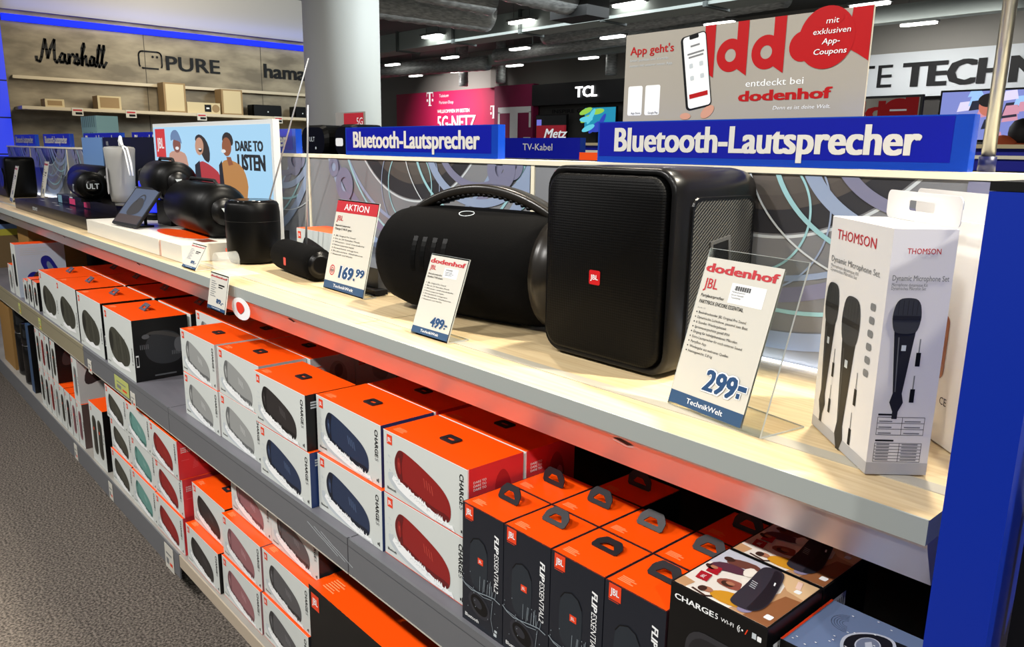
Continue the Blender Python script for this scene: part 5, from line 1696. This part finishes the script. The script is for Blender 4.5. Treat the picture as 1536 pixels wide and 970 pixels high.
def barrel(x, y, z, L, R, label, handle, rz=0.0):
    r = tag(empty('barrel_speaker', (x, y, z), rz), label, 'speaker')
    h = L / 2
    MB().lathe([(R * .5, -h), (R * .85, -h * .97), (R, -h * .85), (R, h * .85), (R * .85, h * .97), (R * .55, h)], plastic, 32, (0, 0, R), 'x').build('body', r)
    MB().lathe([(R * .52, h + .0005), (R * .5, h + .006), (R * .1, h + .004)], satin, 28, (0, 0, R), 'x').build('bass_membrane', r)
    if handle:
        pts = [(-h * .75 + 1.5 * h * i / 14, 0, R * 1.85 + 0.075 * math.sin(PI * i / 14)) for i in range(15)]
        MB().tube(pts, 0.011, satin, 10).build('carry_handle', r)
    else:
        MB().tube([(-h * .7, 0, 2 * R - 0.004), (-h * .6, 0, 2 * R + .008), (h * .6, 0, 2 * R + .008), (h * .7, 0, 2 * R - 0.004)], 0.006, rubber, 8).build('strap', r)
    mb = MB()
    f = Face(mb, (h + .0065, 0, R), (0, 1, 0), (0, 0, 1), 0.0006)
    f.poly([(-.012, .012), (.012, .012), (0, -.008)], splash2)  # white triangle paints a glint on the barrel end
    mb.build('pale_mark', r)
    MB().box(-h * .4, -0.02, -0.0004, h * .4, 0.02, 0.008, rubber).build('foot', r)
    return r


st_ = tag(MB().box(-3.18, 1.0, 0, -3.03, 1.075, 0.09, plastic).build('riser_block', None, (0, 0, ZP)), 'black riser block under the upper barrel speaker', 'riser')
barrel(-3.122, 1.030, ZP + 0.0905, 0.33, 0.074, 'upper black barrel speaker in front of the advert screen', False, math.radians(-6))
barrel(-2.735, 1.018, ZP, 0.43, 0.088, 'lower and larger black barrel speaker between tablet and cylinder speaker', False, math.radians(-4))

# black demonstration plinth with the further speakers
bpl = tag(empty('demo_plinth', (-5.05, 0.845, ZT + 0.0015)), 'flat black demonstration plinth with white lettering at the left end', 'plinth')
mb = MB().box(0, 0, 0, 1.46, 0.33, 0.052, M('plinth_black', (12, 9, 11), 0.25, spec=0.3))
f = front(mb, 0, 0, 0)
f.text('SONY', 0.44, 0.018, 0.018, splash2, 2, width=0.11, bold=0.02)
t = topf(mb, 0, 0, 0.052)
for x_, y_ in ((.2, .08), (.42, .09), (.62, .06), (.25, .2), (.7, .13), (.9, .05)):
    t.rect(x_, y_, x_ + .09, y_ + .012, greytxt)
mb.build('lower_block', bpl)
mb = MB().box(0.42, 0.12, 0.0525, 1.46, 0.33, 0.095, M('plinth_black', (12, 9, 11), 0.25, spec=0.3))
f = front(mb, 0.42, 0.12, 0.0525)
f.rect(0.02, 0.002, 0.1, 0.04, M('tile_blue', (120, 160, 176), 0.4))
for x_ in (.25, .52):
    f.rect(x_, .006, x_ + .11, .034, M('tile_pink', (204, 60, 104), 0.4))
    f.rect(x_ + .01, .036, x_ + .07, .0415, splash2)
mb.build('upper_block', bpl)
ZS_ = ZT + 0.0015 + 0.0957
for i, (x_, y_, L, R, lab) in enumerate(((-4.40, 1.098, 0.62, 0.070, 'long black cylinder speaker lying at the back of the black plinth'), (-3.98, 0.955, 0.34, 0.062, 'shorter black cylinder speaker with white ULT mark on the black plinth'))):
    r = tag(empty('lying_speaker', (x_, y_, ZS_), math.radians(-1 - 5 * i)), lab, 'speaker')
    h = L / 2
    MB().lathe([(R * .6, -h), (R * .92, -h * .97), (R, -h * .9), (R, h * .9), (R * .92, h * .97), (R * .6, h)], plastic, 32, (0, 0, R + .012), 'x').build('body', r)
    MB().lathe([(R * .58, h + .0005), (R * .3, h + .003)], satin, 28, (0, 0, R + .012), 'x').build('end_cap', r)
    mb = MB()
    Face(mb, (h + .0035, 0, R + .012), (0, 1, 0), (0, 0, 1), 0.0006).text('ULT', -.025, -.012, .024, splash2, 1, width=.05, bold=.02)
    mb.build('lettering', r)
    if i:
        mb = MB()
        front(mb, 0.04, -R - .0005, R, .0006).text('ULT', 0, -.015, .034, splash2, 1, width=.05, bold=.02)
        mb.build('lettering', r)
    MB().box(-h * .5, -.04, 0, h * .5, .04, .016, rubber).build('cradle', r)
cup = tag(empty('tumbler_speaker', (-3.60, 1.0, ZS_)), 'pale grey tapered speaker with a carry strap standing on the black plinth', 'speaker')
MB().lathe([(0.03, 0.016), (0.045, 0.018), (0.049, 0.05), (0.058, 0.2), (0.061, 0.238), (0.056, 0.244)], M('pale_grey_body', (140, 140, 137), 0.5), 32).build('body', cup)
MB().lathe([(0.026, 0), (0.034, 0.003), (0.034, 0.0155)], M('pale_grey_body', (196, 196, 192), 0.5), 24).build('base', cup)
MB().lathe([(0.055, 0.2445), (0.04, 0.247), (0.01, 0.246)], M('pale_grey_dark', (120, 120, 118), 0.5), 32).build('lid', cup)
mb = MB()
mb.tube([(0.05, 0, 0.245), (0.08, 0, 0.225), (0.105, 0.0, 0.17), (0.12, 0, 0.13)], 0.004, splash, 8).tube([(0.05, 0.006, 0.247), (0.09, 0.006, 0.24), (0.125, 0.006, 0.18), (0.135, 0.006, 0.13)], 0.004, splash, 8)
mb.tube([(0.02, 0, 0.247), (0.015, 0, 0.27), (0.03, 0, 0.285), (0.038, 0, 0.262), (0.05, 0, 0.25)], 0.006, splash, 8)
mb.build('strap', cup)
mb = MB()
front(mb, 0.01, -0.0585, 0.05, 0.0).rrect(-0.012, 0, 0.012, 0.11, 0.01, M('print_pale_mid', (170, 168, 168), 0.45), 1)
mb.build('pale_mark', cup)
mb = MB().box(0, 0, 0, 0.98, 0.02, 0.385, M('board_black', (14, 16, 16), 0.4, spec=0.3))
f = front(mb, 0, 0, 0)
f.text('LIST THE', 0.32, 0.19, 0.04, splash2, 2, width=0.16)
f.text('ULT', 0.4, 0.12, 0.035, splash2, 2, width=0.11, bold=.02)
f.rect(0.06, 0.345, 0.1, 0.365, greytxt)
tag(mb.build('display_board', None, (-4.55, 1.187, ZT + 0.0015)), 'tall black display board behind the pale tapered speaker', 'board')
tag(MB().box(0, 0, 0, 0.40, 0.018, 0.385, M('board_blue', (110, 150, 198), 0.35)).build('display_board', None, (-4.965, 1.187, ZT + 0.0015)), 'pale blue display board left of the black board', 'board')
mb = MB().box(0, 0, 0, 0.34, 0.12, 0.185, M('teal_crate', (104, 136, 136), 0.6))
f = front(mb, 0, 0, 0, 0.001)
for i in range(7):
    f.rect(0.02 + i * .042, 0.02, 0.034 + i * .042, 0.09 if i % 3 else 0.06, M('teal_dark', (58, 84, 86), 0.6))
    f.rect(0.03 + i * .042, 0.12, 0.044 + i * .042, 0.185, M('teal_dark', (58, 84, 86), 0.6))
tag(mb.build('ribbed_case', None, (-5.53, 1.33, 1.412)), 'teal ribbed case standing behind the panel left of the black board', 'case')
tag(MB().box(-5.7, 1.31, 0, -4.6, 1.49, 1.4112, rubber).build('shelf_run'), 'dark shelf directly behind the panel carrying the teal ribbed case', 'shelf')
# left black speaker and cards
r = tag(empty('box_speaker', (-6.2, 1.05, ZT + 0.0015)), 'black box speaker at the left edge of the worktop', 'speaker')
MB().rings([[(x, y, z) for x, z in rrxz(a, b, .03, 0, .13)] for y, a, b in ((-.08, .2, .12), (-.07, .21, .13), (.08, .21, .13), (.09, .2, .12))], plastic).build('housing', r)
MB().lathe([(0.07, -.0815), (0.07, -.084), (0.05, -.0845), (0.02, -.082)], satin, 24, (0.08, 0, .12), 'y').build('driver', r)


# ------------------------------------------------------------------ price cards
def price_card(x, y, rz, w_, L, lean, label, kind, foot=0.06, paper_w=None, depth_foot=True, z=ZT + 0.002):
    r = tag(empty('price_card', (x, y, z), rz), label, 'price card')
    RM = Matrix.Rotation(PI / 2 - lean, 4, 'X')
    mb = MB()
    mb.plate([(0, 0), (w_, 0), (w_, L), (0, L)], -0.0012, 0.0012, acrylic, RM)
    for q in ((-0.0002, 0, 0.0004, L), (w_ - 0.0004, 0, w_ + 0.0002, L), (0, L - 0.0004, w_, L + 0.0002)):
        mb.plate([(q[0], q[1]), (q[2], q[1]), (q[2], q[3]), (q[0], q[3])], -0.0012, 0.0012, acr_edge, RM)
    if depth_foot:
        mb.box(w_ - 0.0004, 0.0015, -0.0008, w_ + 0.0002, foot, 0.0013, acr_edge).box(0, foot - 0.0004, -0.0008, w_, foot + 0.0002, 0.0013, acr_edge)
    if depth_foot:
        mb.add([(0, 0.0015, 0.0012), (w_, 0.0015, 0.0012), (w_, foot, 0.0012), (0, foot, 0.0012)], [(0, 1, 2, 3)], acrylic).box(-0.0002, 0.0015, -0.0008, 0.0004, foot, 0.0012, acr_edge)
    stand_ = mb.build('acrylic_stand', r)
    pw_ = paper_w or w_ - 0.003
    mb = MB()
    Fc = Face(mb, RM @ Vector((0.001, 0.003, 0.0013)), RM.to_3x3() @ Vector((1, 0, 0)), RM.to_3x3() @ Vector((0, 1, 0)), 0.00025)
    PL = L - 0.006 if kind != 'big' else L * .93
    mb.add([Fc.P(0, 0), Fc.P(pw_, 0), Fc.P(pw_, PL), Fc.P(0, PL)], [(0, 1, 2, 3)], paper)
    mb.add([RM @ Vector((0.001, 0.003, -0.0016)), RM @ Vector((0.001 + pw_, 0.003, -0.0016)), RM @ Vector((0.001 + pw_, PL, -0.0016)), RM @ Vector((0.001, PL, -0.0016))], [(3, 2, 1, 0)], paper)
    f = Fc
    W_ = pw_
    f.rect(0, 0, W_, PL * .085, cardblue, 2)
    f.text('TechnikWelt', W_ * .25, PL * .027, PL * .036, splash, 3, width=W_ * .5, bold=.015)
    if kind == 'big' or kind == 'mid' or kind == 'small':
        f.text('dodenhof', W_ * .02, PL * .905, PL * .06, cardred, 3, width=W_ * .95, bold=.045)
    if kind == 'aktion':
        f.rect(0, PL * .87, W_, PL, cardred, 2)
        f.text('AKTION', W_ * .2, PL * .90, PL * .075, splash, 3, width=W_ * .6, bold=.01)
    if kind == 'big':
        f.text('JBL', W_ * .05, PL * .795, PL * .07, cardred, 3, width=W_ * .19, bold=.02)
        f.rect(W_ * .42, PL * .73, W_ * .86, PL * .86, splash, 2)
        for i in range(22):
            f.rect(W_ * (.47 + .0095 * i), PL * .815, W_ * (.473 + .0095 * i + .003 * (i % 3)), PL * .845, ink, 3)
        for i, t in enumerate(('Partylautsprecher', 'Encore Essential', 'TechnikWelt')):
            f.text(t, W_ * .45, PL * (.80 - .019 * i), PL * .011, ink, 3)
        f.text('Partylautsprecher', W_ * .05, PL * .735, PL * .022, ink, 3, width=W_ * .32, bold=.015)
        f.text('PARTYBOX ENCORE ESSENTIAL', W_ * .05, PL * .69, PL * .026, ink, 3, width=W_ * .6, bold=.02)
        f.text('Art.-Nr. 123', W_ * .05, PL * .655, PL * .010, greytxt, 3)
        for i, (t, ww) in enumerate((('Beeindruckender JBL Original Pro Sound', .64), ('Dynamische Lichtshow, passend zum Beat', .68), ('6 Stunden Wiedergabezeit', .42), ('Spritzwassergeschützt gemäß IPX4', .48), ('Eingang für kabelgebundenes Mikrofon', .6),
                                     ('Extra-Lautsprecher für noch satteren Sound', .68), ('PartyBox App', .22), ('Wiedergabe aus mehreren Quellen', .54), ('Nettogewicht: 5,8 kg', .34))):
            f.oval(W_ * .055, PL * (.62 - .033 * i) + PL * .008, W_ * .008, W_ * .008, ink, 3, 8)
            f.text(t, W_ * .085, PL * (.62 - .033 * i), PL * .0185, ink, 3, width=W_ * ww)
        for k_, m_, b_2 in ((3, paper, .22), (4, greytxt, .13), (5, splash, .115), (7, pricedk, .02)):
            if m_ is paper:
                continue
            f.text('299', W_ * (.41 - .12 * b_2), PL * (.15 - .05 * b_2), PL * (.14 + .1 * b_2), m_, k_, width=W_ * (.43 + b_2 * .24), bold=.035 + b_2 * .5, shear=.1)
            f.rect(W_ * (.855 - .1 * b_2), PL * (.215 - .06 * b_2), W_ * (.96 + .1 * b_2), PL * (.245 + .06 * b_2), m_, k_)
            f.rect(W_ * (.855 - .1 * b_2), PL * (.165 - .06 * b_2), W_ * (.895 + .1 * b_2), PL * (.195 + .06 * b_2), m_, k_)
    elif kind in ('mid', 'aktion'):
        top = .82 if kind == 'mid' else .775
        f.text('JBL', W_ * .05, PL * top, PL * .06, cardred, 3, width=W_ * .17, bold=.02)
        if kind == 'mid':
            f.rect(W_ * .45, PL * .75, W_ * .82, PL * .87, splash, 2)
            for i in range(16):
                f.rect(W_ * (.49 + .012 * i), PL * .835, W_ * (.495 + .012 * i), PL * .855, ink, 3)
            for i in range(3):
                f.rect(W_ * .49, PL * (.815 - .018 * i), W_ * (.68 + .04 * (i % 2)), PL * (.821 - .018 * i), ink, 3)
        f.text('Bluetooth-Lautsprecher', W_ * .05, PL * (top - .065), PL * .022, ink, 3, width=W_ * .38, bold=.02)
        f.text('Boombox 3 Wifi schwarz' if kind == 'mid' else 'Charge 5 Wi-Fi grau', W_ * .05, PL * (top - .105), PL * .026, ink, 3, width=W_ * .42, bold=.02)
        for i, t in enumerate(('JBL Original Pro Sound', 'Bis zu 24 Stunden Musik', 'Wasser- und staubdicht', 'Mehrere Lautsprecher koppeln', 'Powerbank integriert', 'Robustes Gehäuse', 'Bluetooth und WLAN')):
            f.oval(W_ * .06, PL * (top - .18 - .035 * i) + PL * .008, W_ * .008, W_ * .008, ink, 3, 8)
            f.text(t, W_ * .1, PL * (top - .18 - .035 * i), PL * .018, ink, 3, width=W_ * (.5 + .12 * (i % 3)))
        if kind == 'mid':
            for k_, m_, b_2 in ((4, splash, .05), (6, pricedk, .02)):
                f.text('499', W_ * .46, PL * .125, PL * .125, m_, k_, width=W_ * .37, bold=b_2 + .035, shear=.1)
                f.rect(W_ * .845, PL * .165, W_ * .92, PL * .187, m_, k_)
                f.rect(W_ * .845, PL * .13, W_ * .875, PL * .152, m_, k_)
        else:
            f.ring(W_ * .16, PL * .21, PL * .048, PL * .06, cardred, 3, 32)
            f.ring(W_ * .16, PL * .21, PL * .024, PL * .034, cardred, 3, 32)
            f.text('100', W_ * .12, PL * .195, PL * .026, ink, 4, width=W_ * .08)
            for k_, m_, b_2 in ((4, splash, .07), (6, pricedk, .02)):
                f.text('169', W_ * .34, PL * .145, PL * .14, m_, k_, width=W_ * .36, bold=b_2 + .035, shear=.1)
                f.rect(W_ * .71, PL * .15, W_ * .75, PL * .175, m_, k_)
                f.text('99', W_ * .755, PL * .2, PL * .09, m_, k_, width=W_ * .2, bold=b_2 + .03, shear=.1)
    elif kind == 'small':
        for i in range(8):
            f.rect(W_ * .1, PL * (.78 - .06 * i), W_ * (.32 + .08 * (i % 2)), PL * (.80 - .06 * i), greytxt, 3)
        f.rect(W_ * .52, PL * .7, W_ * .85, PL * .74, ink, 3)
        f.rect(W_ * .52, PL * .64, W_ * .75, PL * .67, ink, 3)
        f.text('89,-', W_ * .48, PL * .2, PL * .13, pricedk, 3, width=W_ * .4, bold=.05)
    mb.build('printed_sheet', stand_)
    if kind == 'big':
        pass
    return r


price_card(-0.642, 0.881, math.radians(-9.7), 0.1664, 0.228, math.radians(16.5), 'large acrylic price card reading 299 in front of the party speaker', 'big', 0.085, paper_w=0.133)
price_card(-1.229, 0.841, math.radians(0.5), 0.116, 0.160, math.radians(19.5), 'white price card reading 499 in front of the boombox', 'mid', 0.05)
price_card(-1.784, 0.953, math.radians(-1.4), 0.202, 0.228, math.radians(13), 'red-topped AKTION price card reading 169,99', 'aktion', 0.035)
price_card(-2.347, 0.795, 0, 0.108, 0.078, math.radians(29.5), 'small price card at the worktop edge before the white plinth', 'small', 0.05)
price_card(-5.72, 0.93, math.radians(-6), 0.21, 0.22, math.radians(14), 'front one of two tall price cards at the left end of the worktop', 'small', 0.12)
price_card(-5.60, 1.07, math.radians(-6), 0.21, 0.25, math.radians(12), 'rear one of two tall price cards at the left end of the worktop', 'small', 0.08)
# card hanging over the rail
price_card(-2.055, 0.755, 0, 0.118, 0.098, math.radians(10), 'small price card hanging over the satin rail beside the round sticker', 'small', 0.05, depth_foot=False, z=1.010)
hk = MB().box(0.0, 0.0185, 0.0965, 0.118, 0.10, 0.098, clear_pl)
hk.build('hook', [o for o in bpy.data.objects if o.get('label', '').startswith('small price card hanging')][0])
bk = MB()
bk.lathe([(0.022, -0.03), (0.026, -0.03), (0.026, 0.03), (0.022, 0.03)], clear_pl, 24, (0, 0, 0.028), 'y')
tag(bk.build('clear_ring', None, (-2.20, 0.87, ZT + 0.002)), 'clear acrylic ring lying behind the small price card', 'ring')


# ------------------------------------------------------------------ microphone cartons
def mic_print(f, cx, zt, s, lw=1.0):
    g1, g2 = M('print_mic_head', (52, 54, 56), 0.5), M('print_mic_body', (24, 25, 27), 0.5)
    f.poly([(cx + lw * x * s, zt + y * s) for x, y in ((-.115, -.36), (.115, -.36), (.05, -1.02), (.075, -1.12), (.03, -1.22), (.03, -1.3), (-.03, -1.3), (-.03, -1.22), (-.075, -1.12), (-.05, -1.02))] , g2, 2)
    f.poly([(cx + lw * x * s, zt + y * s) for x, y in smooth_loop([(-.16, -.18), (-.12, -.02), (0, 0.0), (.12, -.02), (.16, -.18), (.14, -.32), (.1, -.38), (-.1, -.38), (-.14, -.32)], 2)], g1, 3)
    f.rect(cx - lw * .15 * s, zt - .235 * s, cx + lw * .15 * s, zt - .19 * s, g2, 4)
    for i in range(5):
        f.line([(cx + lw * (-.1 + .05 * i) * s, zt - .03 * s), (cx + lw * (-.1 + .05 * i) * s, zt - .18 * s)], .0006, g2, 4)
    f.rect(cx - lw * .02 * s, zt - .56 * s, cx + lw * .03 * s, zt - .50 * s, splash2, 4)
    f.line([(cx - lw * .06 * s, zt - .42 * s), (cx - lw * .03 * s, zt - 1.0 * s)], .0012, M('print_mic_shine', (96, 98, 100), 0.5), 4)


def plug_print(f, x, zt, s, lw=1.0):
    f.rect(x - lw * .008 * s, zt - .18 * s, x + lw * .008 * s, zt, greytxt, 2)
    f.rect(x - lw * .03 * s, zt - .36 * s, x + lw * .03 * s, zt - .18 * s, ink, 2)


def mic_carton(label, loc, rz, tab_hole='oval'):
    """front face (single microphone) looks along local -y, left face (two microphones) along local -x"""
    r = tag(empty('microphone_carton', loc, rz), label, 'box', 'microphone set cartons')
    W, D, H = 0.068, 0.166, 0.275
    fw_, gb = M('carton_bright', (226, 224, 222), 0.4), M('carton_grey_band', (176, 176, 178), 0.45)
    mb = MB().box(0, 0, 0, W, D, H, fw_)
    f = front(mb, 0, 0, 0)
    f.rect(0, 0, W, .014, gb)
    f.text('THOMSON', W * .24, H * .905, .0062, cardred, 2, width=W * .52, bold=.012)
    f.text('Dynamic Microphone Set', W * .06, H * .80, .0062, greytxt, 2, width=W * .88, bold=.01)
    f.text('Microphone dynamique Kit', W * .06, H * .778, .0036, greytxt, 2, width=W * .56)
    f.text('Dynamisches Mikrofon Set', W * .06, H * .764, .0036, greytxt, 2, width=W * .54)
    mic_print(f, W * .36, H * .735, .105, .95)
    plug_print(f, W * .62, H * .57, .085)
    plug_print(f, W * .60, H * .42, .085)
    for z0, z1, rows in ((.17, .245, 3), (.055, .135, 6)):
        xs = (W * .10, W * .5, W * .86)
        f.rect(xs[0], z1 * H + .002, W * .4, z1 * H + .004, ink)
        for q in range(rows + 1):
            zz = H * (z0 + (z1 - z0) * q / rows)
            f.line([(xs[0], zz), (xs[2], zz)], .0005, ink)
            if q < rows:
                f.rect(xs[0] + .002, zz + .0015, W * .34, zz + .0028, greytxt)
                f.rect(W * .54, zz + .0015, W * .8, zz + .0028, greytxt)
        for x_ in xs:
            f.line([(x_, H * z0), (x_, H * z1)], .0005, ink)
    l = Face(mb, (0, D, 0), (0, -1, 0), (0, 0, 1))
    l.rect(0, 0, D, .014, gb)
    l.text('THOMSON', D * .12, H * .905, .0125, cardred, 2, width=D * .66, bold=.012)
    l.text('Dynamic Microphone Set', D * .06, H * .80, .0075, greytxt, 2, width=D * .82, bold=.01)
    l.text('Microphone dynamique Kit', D * .06, H * .775, .0042, greytxt, 2, width=D * .5)
    l.text('Dynamisches Mikrofon Set', D * .06, H * .757, .0042, greytxt, 2, width=D * .48)
    mic_print(l, D * .16, H * .71, .14, .95)
    mic_print(l, D * .52, H * .685, .155, 1.05)
    plug_print(l, D * .30, H * .42, .1)
    plug_print(l, D * .30, H * .25, .1)
    plug_print(l, D * .72, H * .38, .11)
    plug_print(l, D * .70, H * .2, .11)
    for i in range(6):
        l.rrect(D * .80, H * (.66 - .055 * i), D * .88, H * (.69 - .055 * i), .003, greytxt, 2)
    s = rightf(mb, W, 0, 0)
    s.poly(rr2(.06, .08, .12, .16, .01), M('print_flyer', (150, 90, 60), 0.5), 2)
    s.text('CE', .12, .05, .01, ink, 2)
    t = topf(mb, 0, 0, H)
    for i in range(3):
        t.line([(.004, .03 + i * .028), (W - .004, .034 + i * .028)], .0012, gb)
    mb.build('carton_body', r)
    mb = MB()
    hx, hz = .042, .040
    RMx = Matrix(((0, 0, 1, W - 0.0012), (1, 0, 0, D * .5), (0, 1, 0, H), (0, 0, 0, 1)))
    n = 6
    outer = rr2(-.085, 0.0005, .085, .034, .008, n)
    inner = [(.030 * (x / .085) if abs(x) > .0 else 0, .018 + (y - .017) * .36) for x, y in outer]
    mb.plate(outer, -.0004, .0006, fw_, RMx, inner)
    mb.build('hang_tab', r)
    return r


RZ = math.atan2(0.053, 0.049)
mic_carton('front white microphone set carton with hang tab beside the 299 price card', (-0.342, 0.845, ZT + 0.0022), RZ)
c_, d_ = math.cos(RZ), math.sin(RZ)
mic_carton('second white microphone carton, turned round, partly hidden behind the front one', (-0.298 + 0.068 * c_ - 0.166 * d_, 0.985 + 0.068 * d_ + 0.166 * c_, ZT + 0.0022), RZ + PI)

# ------------------------------------------------------------------ the person in the next aisle
pr_ = tag(empty('person', (-2.25, 8.0, 0), math.radians(200)), 'person with dark hair and orange top beyond the shelves, seen at the right edge', 'person')
sk_m = M('skin', (196, 140, 112), 0.55)
me = bpy.data.meshes.new('body')
J = {'pel': (0, 0, .95, .13), 'wai': (0, 0, 1.1, .125), 'che': (0, 0, 1.28, .15), 'nek': (0, -.01, 1.45, .055), 'hed': (0, -.04, 1.51, .085), 'top': (0, -.03, 1.58, .072),
     'shl': (-.17, 0, 1.49, .06), 'ell': (-.24, -.02, 1.12, .042), 'wrl': (-.2, -.18, .95, .03), 'hal': (-.19, -.25, .93, .035), 'shr': (.17, 0, 1.49, .06), 'elr': (.24, -.02, 1.12, .042), 'wrr': (.2, -.18, .95, .03), 'har': (.19, -.25, .93, .035),
     'hil': (-.1, 0, .88, .09), 'knl': (-.11, -.02, .48, .06), 'anl': (-.11, .02, .09, .042), 'tol': (-.12, -.14, .04, .035), 'hir': (.1, 0, .88, .09), 'knr': (.11, -.02, .48, .06), 'anr': (.11, .02, .09, .042), 'tor': (.12, -.14, .04, .035)}
ks = list(J)
E_ = [('pel', 'wai'), ('wai', 'che'), ('che', 'nek'), ('nek', 'hed'), ('hed', 'top'), ('che', 'shl'), ('shl', 'ell'), ('ell', 'wrl'), ('wrl', 'hal'), ('che', 'shr'), ('shr', 'elr'), ('elr', 'wrr'), ('wrr', 'har'), ('pel', 'hil'), ('hil', 'knl'), ('knl', 'anl'), ('anl', 'tol'), ('pel', 'hir'), ('hir', 'knr'), ('knr', 'anr'), ('anr', 'tor')]
me.from_pydata([J[k][:3] for k in ks], [(ks.index(a), ks.index(b)) for a, b in E_], [])
bo = bpy.data.objects.new('body', me)
COL.objects.link(bo)
bo.parent = pr_
sk_ = bo.modifiers.new('skin', 'SKIN')
for i, k in enumerate(ks):
    v = me.skin_vertices[0].data[i]
    v.radius = (J[k][3], J[k][3])
    v.use_root = (k == 'pel')
sk_.use_smooth_shade = True
bo.modifiers.new('subdivision', 'SUBSURF').levels = 2
bo.modifiers['subdivision'].render_levels = 2
me.materials.append(sk_m)


pr_.scale = (1.07, 1.07, 1.07)


def skin_chain(name, pts, mat):
    m2 = bpy.data.meshes.new(name)
    m2.from_pydata([p[:3] for p in pts[0]], pts[1], [])
    o = bpy.data.objects.new(name, m2)
    COL.objects.link(o)
    o.parent = pr_
    s_ = o.modifiers.new('skin', 'SKIN')
    for i, p in enumerate(pts[0]):
        v = m2.skin_vertices[0].data[i]
        v.radius = (p[3], p[3])
        v.use_root = i == 0
    s_.use_smooth_shade = True
    o.modifiers.new('subdivision', 'SUBSURF').render_levels = 2
    m2.materials.append(mat)
    return o


skin_chain('orange_top', ([(0, 0, .98, .15), (0, 0, 1.1, .145), (0, 0, 1.28, .17), (0, .03, 1.50, .105), (-.17, 0.02, 1.50, .085), (-.245, -.02, 1.12, .055), (.17, 0.02, 1.50, .085), (.245, -.02, 1.12, .055)],
                          [(0, 1), (1, 2), (2, 3), (2, 4), (4, 5), (2, 6), (6, 7)]), M('orange_fabric', (214, 96, 54), 0.85))
skin_chain('trousers', ([(0, 0, .97, .145), (-.1, 0, .87, .105), (-.11, -.02, .48, .075), (-.11, .02, .1, .055), (.1, 0, .87, .105), (.11, -.02, .48, .075), (.11, .02, .1, .055)], [(0, 1), (1, 2), (2, 3), (0, 4), (4, 5), (5, 6)]), M('dark_trousers', (40, 42, 52), 0.85))
MB().lathe([(0.02, 0.12), (0.07, 0.1), (0.1, 0.05), (0.105, 0.0), (0.098, -0.05), (0.085, -0.085)], M('dark_hair', (30, 22, 20), 0.6), 24, (0, 0.0, 1.545)).build('hair', pr_)
for c in list(CH):
    if 'ch' + c not in USED:
        bpy.data.objects.remove(CH[c])
